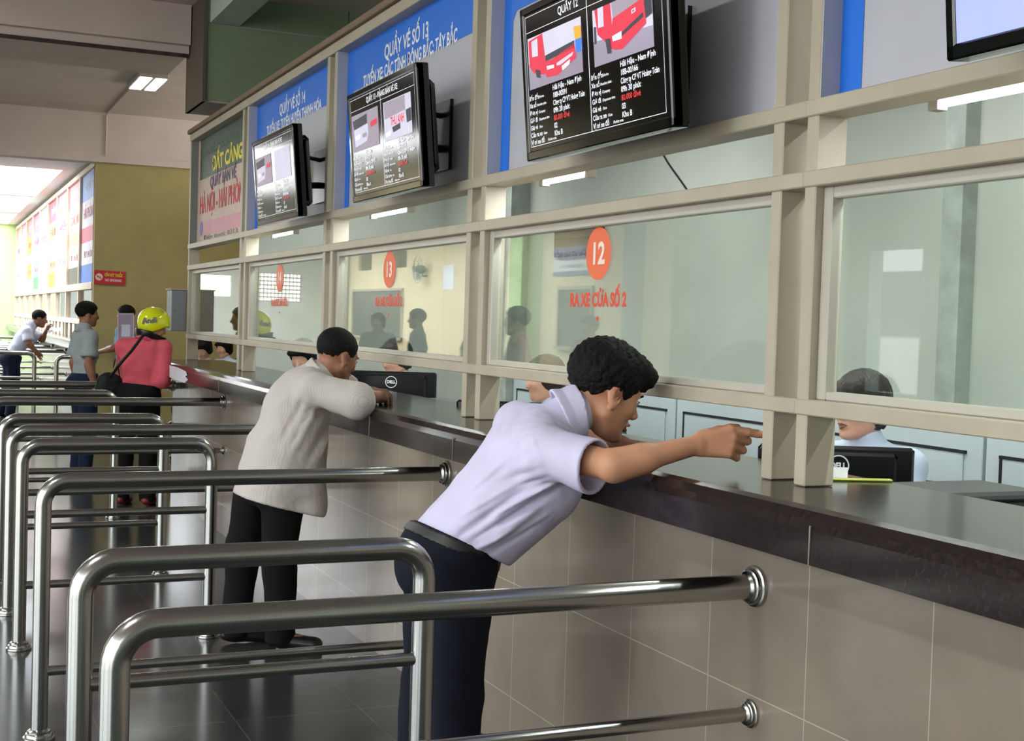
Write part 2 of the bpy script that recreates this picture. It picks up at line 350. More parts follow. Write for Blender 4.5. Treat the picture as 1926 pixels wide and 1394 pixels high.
# company poster in the last bay
y0,y1=bays[4]
t=thing('poster','pink and dark green ticket poster in the farthest bay of the near partition','poster',(2.06,(y0+y1)/2,ZU1))
obj('board', box(2.06,2.075,y0,y1,ZU1,ZV0), mat('poster_pink',(206,180,168),.6,var=.08,scale=5), t)
for a,b in ((y0,y0+.003),(y1-.003,y1)): obj('side_return', box(2.002,2.06,a,b,ZU1,ZV0), mat('return_grey',(120,122,120),.6), t)
obj('header', poly([(-y1+.09,2.60),(-y1+.09,ZV0),(-y0,ZV0),(-y0,2.60)],FM(2.059,0,0)), mat('poster_green',(40,66,52),.5), t, label='dark green header band')
ym=(y0+y1)/2
text('lettering','CÔNG TY CỔ PHẦN THƯƠNG MẠI & DU LỊCH',.075,FM(2.057,ym,2.80),mat('poster_dim',(110,140,116),.6),t,width=1.45)
text('lettering','ĐẤT CẢNG',.15,FM(2.057,ym-.18,2.68),mat('poster_yellow',(226,214,40),.5),t,width=1.1,bold=.006)
text('lettering','QUẦY BÁN VÉ',.12,FM(2.057,ym-.04,2.545),mat('poster_violet',(84,70,110),.6),t,width=.95,bold=.002)
text('lettering','HÀ NỘI - HẢI PHÒNG',.2,FM(2.057,ym-.02,2.385),mat('poster_red',(206,60,60),.6),t,width=1.72,bold=.003)
obj('band', join(poly(rect(-y1+.3,-y0-.1,2.14,2.25),FM(2.059,0,0))), mat('poster_rose',(212,150,160),.6), t)
obj('roundel', poly(circle(.06,24),FM(2.058,y1-.2,2.2)), mat('poster_blueish',(130,130,180),.6), t)
text('lettering','Điện thoại: 0313.',.05,FM(2.057,ym,2.12),mat('poster_grey',(120,112,112),.6),t,width=1.3)
# ------------------------------------------------------------------ televisions
mat('scr_white',(230,230,235),.5,emit=(215,216,225),es=.5)
mat('scr_red',(200,40,60),.5,emit=(206,44,72),es=.5)
mat('scr_darkred',(120,20,30),.5,emit=(128,24,36),es=.6)
mat('scr_grey',(150,140,150),.5,emit=(140,128,146),es=.5)
mat('scr_light',(200,196,214),.5,emit=(180,174,196),es=.5)
mat('scr_dark',(40,40,50),.5,emit=(58,56,66),es=.6)
mat('scr_blue',(40,110,210),.5,emit=(60,120,220),es=.5)
mat('scr_yellow',(210,160,40),.5,emit=(210,150,30),es=.5)
mat('scr_text_red',(190,40,40),.5,emit=(176,40,44),es=.8)
mat('scr_black',(6,6,7),.10,emit=(10,8,10),es=.5,spec=.6)
mat('scr_lavender',(150,160,215),.12,emit=(150,160,214),es=.75)
def television(yl, label, wid=.93, hgt=.49, z0=2.04, xb=1.81, tilt=.09):
    """yl = far (image-left) edge"""
    yc=yl-wid/2; t=thing('television',label,'television',(xb,yc,z0),group='televisions tilted above the ticket windows')
    M=FM(xb,yc,z0)@Matrix.Rotation(tilt,4,'X')      # local: x right, y up, z outwards
    M=FM(xb,yc,z0)@Matrix.Rotation(tilt,4,'X')
    w=wid/2
    bez=.032
    def rb(x0,x1,y0,y1,z0_,z1_,b=.004): return xf(bbox(x0,x1,y0,y1,z0_,z1_,b),M)
    obj('casing', join(rb(-w,w,0,hgt,-.05,0),rb(-w+.08,w-.08,.06,hgt-.05,-.11,-.045,.02),rb(-w,w,0,.03,-.03,.006),rb(-w,w,hgt-.025,hgt,-.03,.006),rb(-w,-w+.025,0,hgt,-.03,.006),rb(w-.025,w,0,hgt,-.03,.006)), 'black_gloss', t)
    br=join(tube([tuple(M@Vector((0,.2,-.1))),(2.06,yc,z0+.22)],.018,8),tube([tuple(M@Vector((0,.38,-.1))),(2.06,yc,z0+.36)],.012,8),box(2.045,2.06,yc-.12,yc+.12,z0+.12,z0+.42))
    obj('bracket', br, 'black_plastic', t)
    return t,M,w
def scr(t,M,name,pts,mt,lay=1,par=None): return obj(name, poly(pts,M@Matrix.Translation((0,0,.0015+.0006*lay))), mt, par or t)
def stext(t,M,s,x,y,size,mt='scr_white',wid=None,al='LEFT'): return text('caption',s,size,M@Matrix.Translation((x,y,.004)),MATS[mt],t,width=wid,align=al,th=0,bold=size*.018)
def bus(t,M,x0,x1,y0,y1,kind,par):
    """simple picture of a bus front inside a screen photo"""
    W=x1-x0; H=y1-y0
    def q(pts): return [(x0+a*W,y0+b*H) for a,b in pts]
    def pl(pts,m,l): scr(t,M,'picture_shape',q(pts),m,l,par)
    if kind=='redl':
        pl([(0,0),(1,0),(1,.4),(0,.5)],'scr_grey',2)
        pl([(.02,.95),(.33,1.0),(.33,.45),(.3,.2),(.1,.3),(.02,.45)],'scr_red',3)
        pl([(.08,.92),(.2,.94),(.2,.6),(.08,.62)],'scr_light',4)
        pl([(.3,1),(.86,.98),(.88,.5),(.34,.48)],'scr_light',4)
        pl([(.34,.55),(.88,.62),(.88,.48),(.34,.44)],'scr_dark',5)
        pl([(.3,.46),(.45,.43),(.88,.56),(.9,.3),(.55,.1),(.36,.13),(.3,.25)],'scr_red',5)
        pl([(.55,.33),(.86,.42),(.84,.36),(.62,.27),(.55,.28)],'scr_light',6)
        pl([(.36,.34),(.5,.32),(.5,.26),(.37,.27)],'scr_white',6)
        pl([(.64,.24),(.8,.31),(.78,.22),(.65,.15)],'scr_white',6)
        pl([(.88,.86),(1,.84),(1,.62),(.9,.62)],'scr_yellow',6); pl([(.9,.62),(1,.62),(1,.38),(.9,.38)],'scr_blue',6)
        pl([(.14,.36),(.22,.32),(.24,.16),(.16,.2)],'scr_dark',6)
        stext(t,M,'Hoàng Toàn',x0+.64*W,y0+.44*H,.026,'scr_white',.28*W,'CENTER')
    elif kind=='redr':
        pl([(0,0),(1,0),(1,.35),(0,.45)],'scr_grey',2)
        pl([(.04,1),(.32,1),(.36,.2),(.28,.22),(.22,.36),(.08,.55)],'scr_red',3)
        pl([(.1,1),(.2,1),(.2,.65),(.1,.66)],'scr_light',4)
        pl([(.34,1),(.88,1),(.88,.86),(.36,.72)],'scr_grey',4)
        pl([(.36,.72),(.88,.86),(.9,.42),(.5,.14),(.36,.18),(.32,.4)],'scr_red',5)
        pl([(.34,.42),(.5,.45),(.5,.32),(.35,.33)],'scr_white',6)
        pl([(.5,.42),(.86,.62),(.86,.54),(.5,.36)],'scr_dark',6)
        pl([(.68,.73),(.75,.75),(.75,.68),(.68,.66)],'scr_light',7); pl([(.7,.715),(.73,.725),(.73,.695),(.7,.685)],'scr_red',8)
        pl([(.88,.8),(1,.82),(1,.55),(.9,.5)],'scr_dark',6)
        pl([(.22,.42),(.3,.4),(.32,.14),(.25,.15)],'scr_dark',6)
        pl([(.02,.7),(.06,.7),(.06,.4),(.02,.4)],'scr_dark',4)
    elif kind=='whitel':
        pl([(.05,.85),(.6,.92),(.62,.4),(.55,.2),(.1,.12)],'scr_light',3)
        pl([(.05,.85),(.6,.92),(.6,.66),(.08,.6)],'scr_dark',4)
        pl([(.12,.42),(.3,.44),(.3,.32),(.14,.3)],'scr_white',5); pl([(.4,.42),(.56,.44),(.56,.32),(.4,.32)],'scr_grey',5)
        pl([(.72,.66),(.95,.7),(.95,.56),(.72,.52)],'scr_red',5)
    elif kind=='whiter':
        pl([(0,1),(.82,1),(.85,.1),(0,0)],'scr_light',3)
        pl([(.02,.98),(.8,.98),(.8,.62),(.04,.56)],'scr_grey',4)
        pl([(.3,.3),(.6,.34),(.6,.2),(.34,.16)],'scr_dark',5); pl([(.05,.2),(.24,.24),(.24,.12),(.06,.1)],'scr_white',5)
        pl([(.82,.6),(1,.62),(1,.3),(.84,.28)],'scr_dark',5)
        stext(t,M,'THƯ ANH',x0+.5*W,y0+.44*H,.05,'scr_text_red',.5*W,'CENTER')
LABS=['Bến đến','Xe số','Đơn vị','Giờ đi','Giá vé','Cửa ra xe','Vị trí xe đỗ']
ENG=['/Arrive','/Number plate','/Company','/Departure time','/Fare','/Gate','/Parking area']
def column(t,M,x0,x1,ytop,vals,dy=.0235,sz=.023):
    for k in range(7):
        y=ytop-dy*k
        stext(t,M,LABS[k],x0,y-.004,sz*.9); stext(t,M,ENG[k],x0+.0098*len(LABS[k])+.006,y-.006,sz*.5)
        if vals[k]: stext(t,M,vals[k],x1,y+.008,sz,'scr_text_red' if k==4 else 'scr_white',.215 if len(vals[k])>22 else None)
def board(t,M,w,hgt,title,kinds,v1,v2):
    s=obj('screen', poly(rect(-w+.026,w-.026,.03,hgt-.026),M@Matrix.Translation((0,0,.0012))), 'scr_black', t)
    ln=.0018; a,b=-w+.034,w-.034; top=hgt-.032
    for r in (rect(a,b,.042,.042+ln),rect(a,a+ln,.042,top),rect(b-ln,b,.042,top),rect(-ln,ln,.042,top),rect(a,b,top-ln,top),rect(a,b,top-.052,top-.052+ln)):
        scr(t,M,'ruling',r,'scr_white',2,s)
    stext(s,M,title,-.19,top-.027,.034,'scr_white',.42 if len(title)>10 else None)
    ph0=.225; ph1=top-.07
    for (xa,xb_,kd) in ((a+.012,-.04,kinds[0]),(.035,b-.05,kinds[1])):
        p=scr(t,M,'picture',rect(xa,xb_,ph0,ph1),'scr_light' if kd!='whitel' else 'scr_grey',2,s)
        if kd!='blank': bus(t,M,xa,xb_,ph0,ph1,kd,p)
    column(s,M,a+.008,-.25,.2,v1); column(s,M,.012,.19,.2,v2)
t,M,w=television(2.03,'black television with a blank lavender screen at the top right corner')
obj('screen', poly(rect(-w+.026,w-.026,.03,.49-.026),M@Matrix.Translation((0,0,.0012))), 'scr_lavender', t)
t,M,w=television(3.985,'black television showing two red buses above window 12')
board(t,M,w,.49,'QUẦY 12',('redl','redr'),['Hải Hậu - Nam Định','18B-00591','Công ty CP VT Hoàng Toàn','09h 20 phút','80.000 đ/vé','02','Khu B'],['Hải Hậu - Nam Định','18B-00166','Công ty CP VT Hoàng Toàn','09h 30 phút','80.000 đ/vé','03','Khu B'])
t,M,w=television(5.915,'black television showing two white vehicles under the number 13 sign')
board(t,M,w,.49,'QUẦY 13 - ĐANG BÁN VÉ XE',('whitel','whiter'),['Điện Biên','27-4123','Công ty CP VT','09h 30 phút','250.000 đ/vé','02','Khu A'],['Bắc Giang - Lạng Sơn','12B-00513','Công ty CP VT Hoàng','09h 30 phút','80.000 đ/vé','02','Khu B'])
t,M,w=television(7.84,'black television with two pale pictures under the number 14 sign')
board(t,M,w,.49,'QUẦY 14 - ĐANG BÁN VÉ XE',('whitel','blank'),['']*7,['Thanh Hóa','36B-00112','Công ty CP VT','09h 30 phút','90.000 đ/vé','02','Khu B'])
# ------------------------------------------------------------------ fluorescent tubes
def tubelight(y0,y1,label,x=2.2,z=2.062,power=6):
    t=thing('fluorescent_tube',label,'lamp',(x,(y0+y1)/2,z),group='fluorescent tubes under the sign panels')
    obj('tube', tube([(x,y0+.02,z),(x,y1-.02,z)],.013,12), 'tube_glow', t)
    obj('end_holder', box(x-.016,x+.016,y0-.012,y0+.02,z-.018,z+.03), 'frame_paint', t); obj('end_holder', box(x-.016,x+.016,y1-.02,y1+.012,z-.018,z+.03), 'frame_paint', t)
    obj('batten', box(x-.02,x+.02,y0,y1,z+.028,z+.05), 'frame_paint', t)
    for yy in (y0+.1,y1-.1): obj('bracket', box(2.089,x-.018,yy-.01,yy+.01,z+.005,z+.02), 'frame_paint', t)
    a=area('tube_light',(x,(y0+y1)/2,z-.02),(.03,y1-y0),power,(.9,.97,1)); a.parent=t; a.location=(0,0,-.02)
tubelight(1.3,2.5,'fluorescent tube glowing below the blank television panel',power=9)
tubelight(4.29,4.69,'short fluorescent tube below the television with the red buses')
tubelight(6.23,6.84,'short fluorescent tube below the number 13 television')
tubelight(8.45,9.05,'short fluorescent tube below the number 14 television')
for y,l in ((1.6,'nearest'),(4.0,'second'),(6.4,'third'),(9.3,'farthest')):  # out-of-view battens added to brighten the office interior
    t=thing('added_ceiling_tube','added unseen ceiling batten lighting the office, %s of four'%l,'lamp',(3.1,y,2.86),group='added office ceiling battens')
    obj('batten', box(3.05,3.15,y-.62,y+.62,2.89,2.93), 'sash_alu', t); obj('tube', tube([(3.1,y-.6,2.87),(3.1,y+.6,2.87)],.014,10), 'tube_glow', t)
    a=area('tube_light',(3.1,y,2.84),(.06,1.2),21,(.97,1,.98)); a.parent=t; a.location=(0,0,-.03)
# hall ceiling lamp that shows, and its added, unseen siblings
def hall_lamp(x,y,label,power=24,z=3.975):
    t=thing('ceiling_light',label,'lamp',(x,y,z-.06),group='square ceiling lights of the hall')
    obj('housing', bbox(x-.15,x+.15,y-.42,y+.42,z-.05,z), 'sash_alu', t)
    obj('diffuser', join(box(x-.13,x-.01,y-.40,y+.40,z-.056,z-.05),box(x+.03,x+.14,y-.40,y+.40,z-.056,z-.05)), mat('diffuser_glow',(255,255,255),.5,emit=(245,255,250),es=5), t)
    a=area('lamp_light',(x,y,z-.06),(.26,.8),power,(.93,1,.97)); a.parent=t; a.location=(0,0,-.003)
hall_lamp(2.13,14.5,'bright square ceiling light beside the dark ceiling beam')
t=thing('cable_conduit','thin cable conduit running from the ceiling light to the header beam','conduit',(2.05,16.8,3.4))
obj('conduit', tube([(2.05,14.95,3.97),(2.05,17.22,3.97),(2.05,17.28,3.93),(2.05,17.28,3.44)],.012,8), 'ceiling_paint', t)
for x,y,l in ((-1.6,3.0,'over the queue rails'),(-1.6,9.0,'in the middle of the near hall'),(-1.6,14.5,'by the header beam over the passage')):  # lamps out of view, added to lift the hall and light the rails
    hall_lamp(x,y,'added unseen square ceiling light '+l,70 if y<14 else 22)

for x,y,l in ((-2.1,22,'nearest of three over the far hall'),(-2.1,26.7,'middle of three over the far hall'),(-2.1,31,'farthest of three over the far hall')):
    area('skylight_fill_lamp',(x,y,3.59),(5.6,3.6),150,(1,.97,.98))  # area lamps added in the roof openings to brighten the far hall
# ------------------------------------------------------------------ queue railings
def flange(x,y,z,R,r,ax=(-1,0,0)):
    k=R/.052
    return lathe([(R*.98,0),(R,.004*k),(R*.98,.009*k),(R*.86,.011*k),(R*.86,.017*k),(R*.82,.021*k),(R*.72,.023*k),(R*.72,.03*k),(r+.001,.036*k)],(x,y,z),ax,28)
def railing(Y, label, x0=.39, x1=1.245, z=.908, R=.0285, r=.018, bars=(.58,.29), wall=False, group='steel queue railings in front of the counter', seg=20, foot=True):
    t=thing('queue_railing',label,'railing',(x0,Y,0),group=group)
    bd=.085
    if wall:
        obj('handrail', tube(bend([(x0,Y,0),(x0,Y,z),(1.894,Y,z)],bd),R,seg), 'steel', t, smooth='auto')
        obj('wall_flange', flange(1.896,Y,z,.052,R), 'steel', t, smooth='auto')
        xe=1.894
    else:
        obj('handrail', tube(bend([(x0,Y,0),(x0,Y,z),(x1,Y,z),(x1,Y,0)],bd),R,seg), 'steel', t, smooth='auto')
        if foot: obj('floor_flange', flange(x1,Y,0,.055,R,(0,0,1)), 'steel', t, smooth='auto')
        xe=x1
    if foot: obj('floor_flange', flange(x0,Y,0,.055,R,(0,0,1)), 'steel', t, smooth='auto')
    for b in bars:
        obj('lower_rail', tube([(x0,Y,b),(xe,Y,b)],r,14), 'steel', t, smooth='auto')
        if wall: obj('wall_flange', flange(1.896,Y,b,.036,r), 'steel', t, smooth='auto')
    return t
railing(2.73,'nearest steel railing, ending in a ringed flange on the tiled counter wall',x0=.362,z=.874,R=.0305,bars=(.555,),wall=True)
railing(3.27,'steel loop railing just beyond the nearest railing, its right post before the white shirted man',x0=.352,x1=1.222,R=.0305,bars=(.612,.30))
railing(4.85,'steel railing running behind the man in the white shirt to the counter wall',x0=.39,bars=(.24,),wall=True)
railing(6.17,'steel loop railing whose right post stands left of the man in the striped shirt',x0=.405,x1=1.235,bars=(.598,.285))
railing(6.9,'steel railing reaching the counter wall behind the striped shirt',x0=.40,bars=(.60,),wall=True)
railing(7.66,'low steel loop railing fourth loop from the far end, half hidden by other rails',x0=.40,x1=1.255,bars=(.617,.312))
railing(9.08,'steel railing ending in a flange on the counter wall left of the striped shirt',x0=.40,bars=(.575,),wall=True)
railing(9.95,'steel loop railing just in front of the person in the yellow helmet',x0=.40,x1=1.285,bars=(.58,.29))
railing(11.2,'farthest steel railing of the near block, by the counter end and the grey box',x0=.40,z=.905,bars=(.575,),wall=True,x1=1.9)
for Y,x1,wl,l in ((18.87,1.37,False,'first loop railing of the far counter with its right post showing'),(20.1,1.9,True,'railing reaching the far counter just past its first loop'),(21.2,1.3,False,'far loop railing beside the leaning man in the white shirt'),
    (22.3,1.9,True,'far railing passing behind the leaning man'),(23.5,1.35,False,'far loop railing behind the leaning man'),(24.6,1.9,True,'far railing deep in the bright hall'),(26.5,1.35,False,'last but one far loop railing'),(29,1.9,True,'most distant railing of the bright hall')):
    railing(Y,l,x1=x1,bars=(.58,.29),wall=wl,group='railings at the far counter',seg=12,foot=False)
t=railing(17.7,'short pale railing at the passage by the yellow wall',x0=1.55,x1=2.15,bars=(),group='railings at the far counter',seg=12,foot=False)
# ------------------------------------------------------------------ far block
tag(obj('wall_far_counter', box(1.896,1.99,17.55,33,0,1.005), COUNTER_TILE), kind='structure')
t=thing('counter','distant grey stone ticket counter of the bright far hall','counter',(2.0,25,1.0))
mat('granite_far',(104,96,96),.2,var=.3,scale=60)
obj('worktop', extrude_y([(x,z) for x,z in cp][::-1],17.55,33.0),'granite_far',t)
fa=(17.45,33.05); n=9; st=(fa[1]-fa[0])/n
mat('far_glass_back',(170,186,158),.8)
tag(obj('wall_far_office', box(3.4,3.5,17.5,33,0,3.4),'far_glass_back'),kind='structure')
cols=[('#6f9ae0','#dcd6e4','#d86478','#4478cc'),('#dc8898','#e8d2c0','#e29a78','#55503c'),('#dc9cbc','#e8dce6','#d8c8d8','#c8c2dc'),('#d46078','#e4c47c','#ccd6e4','#9cb83c'),('#e3eef0','#f6f4f8','#efeaf6','#e4e6f4'),
      ('#d87080','#80a8d8','#c0d0e2','#5c9464'),('#d67c7c','#e6bc50','#e2c890','#dcd6c4'),('#de8490','#ecdedc','#e6c4c4','#e0b4b4'),('#d89088','#e8d8cc','#e2ccb8','#dcbcb0')]
names=['blue topped','pink and orange','mostly white with pink lettering','pink, yellow and green','plain white','blue and green middle','red and yellow','narrow pinkish','most distant pale']
for i in range(n):
    a=fa[0]+i*st; b=a+st
    wn=thing('window_%d'%(11+i),None,None,(1.94,(a+b)/2,1.12),kind='structure')
    obj('frame', join(bbox(1.94,2.02,a,a+.05,1.1245,3.38),bbox(1.94,2.02,b-.05,b,1.1245,3.38),bbox(1.935,2.02,a,b,1.32,1.39),bbox(1.925,2.02,a,b,1.78,1.87),bbox(1.935,2.02,a,b,3.33,3.40),
        bbox(1.945,2.02,a+.42,a+.72,1.1245,1.32),bbox(1.945,2.02,a+1.05,a+1.3,1.1245,1.32)), mat('frame_far',(222,206,184),.6,var=.04), wn)
    obj('glass', box(1.98,1.984,a+.05,b-.05,1.39,1.78), GLASS, wn)
    c=cols[i]; t=thing('poster',names[i]+' poster, %s from the yellow wall'%['first','second','third','fourth','fifth','sixth','seventh','eighth','ninth'][i],'poster',(1.97,(a+b)/2,1.87),group='route posters of the far block')
    y0,y1=a+.05,b-.05
    obj('board', box(1.975,1.985,y0,y1,1.87,3.33), mat('poster_a%d'%i,c[1],.6,var=.03), t)
    zz=[3.33,2.95,2.72,2.1,1.9]
    F0=FM(1.974,0,0)
    obj('header', poly(rect(-y1,-y0,2.98,3.32),F0), mat('poster_b%d'%i,c[0],.6,var=.05), t)
    obj('band', poly(rect(-y1,-y0,2.42,2.62),F0), mat('poster_c%d'%i,c[2],.6,var=.08,scale=20), t)
    obj('foot_band', poly(rect(-y1,-y0,1.88,2.12),F0), mat('poster_d%d'%i,c[3],.6,var=.05), t)
    words=['HẢI PHÒNG','QUẢNG NINH','NAM ĐỊNH','THÁI BÌNH','NGHỆ AN','HÀ GIANG','THANH HÓA','LÀO CAI','SƠN LA']
    text('lettering',words[i],.2,FM(1.972,(y0+y1)/2,2.8),mat('poster_txt',(196,84,100),.6),t,width=1.2)
    text('lettering','QUẦY VÉ',.16,FM(1.972,(y0+y1)/2,3.15),mat('poster_txt2',(240,236,240),.6),t,width=.9)
    text('lettering','ĐT: 04.38',.12,FM(1.972,(y0+y1)/2,2.25),MATS['poster_txt'],t,width=.9)
# NO SMOKING sign on the yellow wall
t=thing('no_smoking_sign','red sign with yellow and white lettering on the yellow wall','sign',(2.12,17.3,1.92))
SM=PM((2.13,17.3,1.93),(1,0,-.02),(0,0,1))
obj('plate', poly(rect(-.19,.19,-.085,.085),SM,.012), mat('sign_red',(206,40,52),.5), t)
obj('roundel', poly(circle(.045,24),SM@Matrix.Translation((-.13,0,.014))), MATS['sticker_white'], t)
obj('slash', join(poly([(-.165,.022),(-.16,.028),(-.095,-.022),(-.1,-.028)],SM@Matrix.Translation((0,0,.016))),poly(rect(-.155,-.105,-.005,.005),SM@Matrix.Translation((0,0,.0155)))), MATS['sign_red'], t)
text('lettering','CẤM HÚT THUỐC',.05,SM@Matrix.Translation((.045,.03,.014)),MATS['poster_yellow'],t,width=.22,bold=.002)
text('lettering','NO SMOKING',.045,SM@Matrix.Translation((.045,-.035,.014)),MATS['white_letter'],t,width=.2,bold=.001)
# grey control box on the end post
t=thing('control_box','grey metal box fixed to the far end post of the near windows','box',(1.94,11.25,1.36))
obj('body', bbox(1.875,2.0,11.18,11.42,1.36,1.70), mat('box_grey',(112,116,120),.45), t); obj('lid', bbox(1.865,2.0,11.17,11.43,1.70,1.712,.003), 'frame_paint', t)
obj('lock', lathe([(.008,0),(.008,.006)],(1.90,11.18,1.53),(0,-1,0),10),'steel',t)
# notice stand
t=thing('notice_board','tall clear notice panel standing at the far railing before the blue shirted person','sign',(1.54,11.42,0))
NM=PM((1.545,11.42,1.28),(1,0,.02),(-.06,0,1))
obj('panel', poly(rect(-.065,.065,-.20,.21),NM,.006), mat('notice_lilac',(150,140,158),.3,var=.1,scale=12), t)
obj('sheet', join(poly(rect(-.035,.035,.02,.12),NM@Matrix.Translation((0,0,.008))),poly(rect(-.04,.04,-.16,-.07),NM@Matrix.Translation((0,0,.008)))), mat('notice_paper',(196,196,208),.6), t)
obj('band', poly(rect(-.04,.04,-.05,0),NM@Matrix.Translation((0,0,.008))), mat('notice_blue',(112,112,160),.6), t)
obj('rim', join(*[poly(r,NM@Matrix.Translation((0,0,.009))) for r in (rect(-.067,.067,.205,.213),rect(-.067,-.06,-.2,.21),rect(-.067,.067,-.203,-.196),rect(.06,.067,-.2,.21))]), mat('notice_rim',(220,180,200),.5), t)
obj('stand', join(tube([(1.56,11.43,0),(1.56,11.43,1.1)],.012,10),lathe([(.11,0),(.11,.012),(.02,.02)],(1.56,11.43,0))), 'steel', t)
# torn paper on the apron
t=thing('paper_sheet','torn white paper strip taped along the far end of the counter apron','paper',(1.75,10.2,1.0))
pp=[(-11.0,1.12),(-10.6,1.105),(-10.1,1.10),(-9.75,1.085),(-9.70,1.06),(-9.78,1.05),(-9.66,1.03),(-9.8,1.0),(-10.3,1.005),(-11.0,1.03)]
obj('sheet', poly(pp,FM(1.750,0,0),.002), mat('paper_white',(206,204,212),.5), t)
# ------------------------------------------------------------------ things on and behind the counter
def monitor(c, ang, label, w=.49, h=.30, z0=.86, logo=True):
    """ang: heading of the back face normal"""
    t=thing('monitor',label,'monitor',(c[0],c[1],.76),group='black desktop monitors behind the counter')
    nx,ny=math.cos(ang),math.sin(ang)
    M=PM((c[0],c[1],z0),(-ny,nx,0),(0,0,1))   # local z = outward from back
    def rb(x0,x1,y0,y1,a,b,bv=.008): return xf(bbox(x0,x1,y0,y1,a,b,bv),M)
    obj('casing', join(rb(-w/2,w/2,0,h,-.03,0,.01),rb(-w/2+.06,w/2-.06,.04,h-.018,-.002,.018,.01)), 'black_plastic', t)
    obj('screen', poly(rect(-w/2+.02,w/2-.02,.02,h-.02),M@Matrix.Translation((0,0,-.031))@Matrix.Rotation(math.pi,4,'Y')), 'scr_light', t)
    obj('stand', join(rb(-.03,.03,-.09,.1,.0,.03),rb(-.12,.12,-.1,-.085,-.1,.08,.005)), 'black_plastic', t)
    if logo:
        n=36; ly=h-.06
        v=[tuple(M@Vector((rr*math.cos(2*math.pi*i/n),ly+rr*math.sin(2*math.pi*i/n),.0195))) for rr in (.034,.030) for i in range(n)]
        obj('emblem', (v,[(i,(i+1)%n,n+(i+1)%n,n+i) for i in range(n)]), 'white_letter', t, label='white ring emblem')
        text('lettering','DELL',.024,M@Matrix.Translation((0,ly,.0195)),MATS['white_letter'],t,width=.05,bold=.0012)
    return t
monitor((2.62,3.36),math.radians(180+66),'black monitor with a white ring emblem between the two nearest posts and the woman speaking',z0=.855)
monitor((2.47,7.25),math.radians(180+66),'black monitor with a white ring emblem right of the striped shirt',z0=.91,w=.52)
monitor((2.45,5.52),math.radians(180+60),'black monitor partly hidden behind the shoulder of the man in white',z0=.85,logo=False)
def printer(x0,x1,y0,y1,z1,label):
    t=thing('printer',label,'printer',((x0+x1)/2,(y0+y1)/2,.76))
    obj('body', bbox(x0,x1,y0,y1,.76,z1-.03,.012), 'black_plastic', t); obj('lid', bbox(x0+.01,x1-.01,y0+.01,y1-.01,z1-.03,z1,.01), mat('printer_lid',(70,72,72),.4), t)
    obj('slot', box(x0-.002,x0+.01,y0+.05,y1-.05,z1-.09,z1-.06), 'dark_line', t)
printer(2.45,2.86,2.72,3.0,1.09,'black printer behind the counter at the right edge of the photo')
printer(2.36,2.6,6.3,6.75,1.09,'long black printer right of the monitor near the striped shirt')
def office_chair(x,y,ang,label):
    t=thing('office_chair',label,'chair',(x,y,0),group='dark office chairs behind the desk')
    R=Matrix.Translation((x,y,0))@Matrix.Rotation(ang,4,'Z')
    mt=mat('chair_fabric',(48,44,46),.8,bump=.2)
    obj('seat', xf(bbox(-.23,.23,-.23,.23,.42,.49,.03),R), mt, t)
    obj('backrest', xf(xf(bbox(-.02,.02,-.2,.2,0,.46,.02),Matrix.Translation((-.27,0,.52))@Matrix.Rotation(-.12,4,'Y')),R), mt, t)
    obj('back_bar', tube([tuple(R@Vector(p)) for p in ((-.1,0,.43),(-.27,0,.45),(-.29,0,.62))],.015,8),'black_plastic',t)
    obj('column', tube([tuple(R@Vector((0,0,.1))),tuple(R@Vector((0,0,.42)))],.025,10),'steel',t)
    for k in range(5):
        a=k*2*math.pi/5; obj('leg', join(tube([tuple(R@Vector((0,0,.11))),tuple(R@Vector((.27*math.cos(a),.27*math.sin(a),.07)))],.016,8),lathe([(.025,0),(.028,.02),(.02,.05)],tuple(R@Vector((.27*math.cos(a),.27*math.sin(a),0))),(0,0,1),10)),'black_plastic',t)
    return t
# small items on the worktop by the window opening
t=thing('folded_paper','small folded white slip leaning by the nearest monitor emblem','paper',(2.24,2.88,1.1235))
obj('sheet', (lambda M:join(poly(rect(-.05,.0,0,.032),M,.001)))(PM((2.22,2.80,1.1245),(.913,-.407,0),(0,.1,1))), 'white_letter', t)
t=thing('pen_tray','thin yellow-green plastic strip lying on the worktop at the nearest opening','tray',(2.2,2.75,1.1235))
obj('strip', xf(bbox(-.09,.09,-.012,.012,0,.006,.003),PM((2.235,2.775,1.1245),(1,-.32,0),(.32,1,0))), mat('lime',(176,186,70),.4), t)
# cables behind the transom, vent on the office wall
def cable(pts,l):
    P=[Vector(p) for p in pts]; out=[]
    for i in range(len(P)-1):
        a=P[max(i-1,0)];b=P[i];c=P[i+1];d=P[min(i+2,len(P)-1)]
        for s in range(8):
            u=s/8; out.append(.5*((2*b)+(c-a)*u+(2*a-5*b+4*c-d)*u*u+(3*b-a-3*c+d)*u**3))
    out.append(P[-1]); tag(obj('cable',tube(out,.0035,6),'dark_line'),l,'cable',group='black cables hanging behind the transom')
cable([(2.12,3.66,2.07),(2.13,3.62,2.02),(2.13,3.53,1.95),(2.13,3.46,1.89)],'black cable slanting behind the transom under the red bus television')
cable([(2.12,2.93,2.07),(2.13,2.96,2.04),(2.13,3.02,1.98),(2.13,3.03,1.94),(2.13,3.07,1.89)],'black cable curving behind the transom beside the nearest double post')
cable([(2.12,5.16,2.07),(2.13,5.14,2.0),(2.14,5.13,1.89)],'short black cable behind the transom left of the second double post')
t=thing('wall_vent','dark louvred vent high on the pale office wall','vent',(4.0,8.0,2.1)); obj('frame', box(4.02,4.05,7.68,8.37,1.98,2.31), 'black_plastic', t)
obj('slat', join(*[box(4.01,4.03,7.70,8.35,2.0+.05*k,2.02+.05*k) for k in range(6)]), mat('vent_grey',(60,60,58),.6), t)
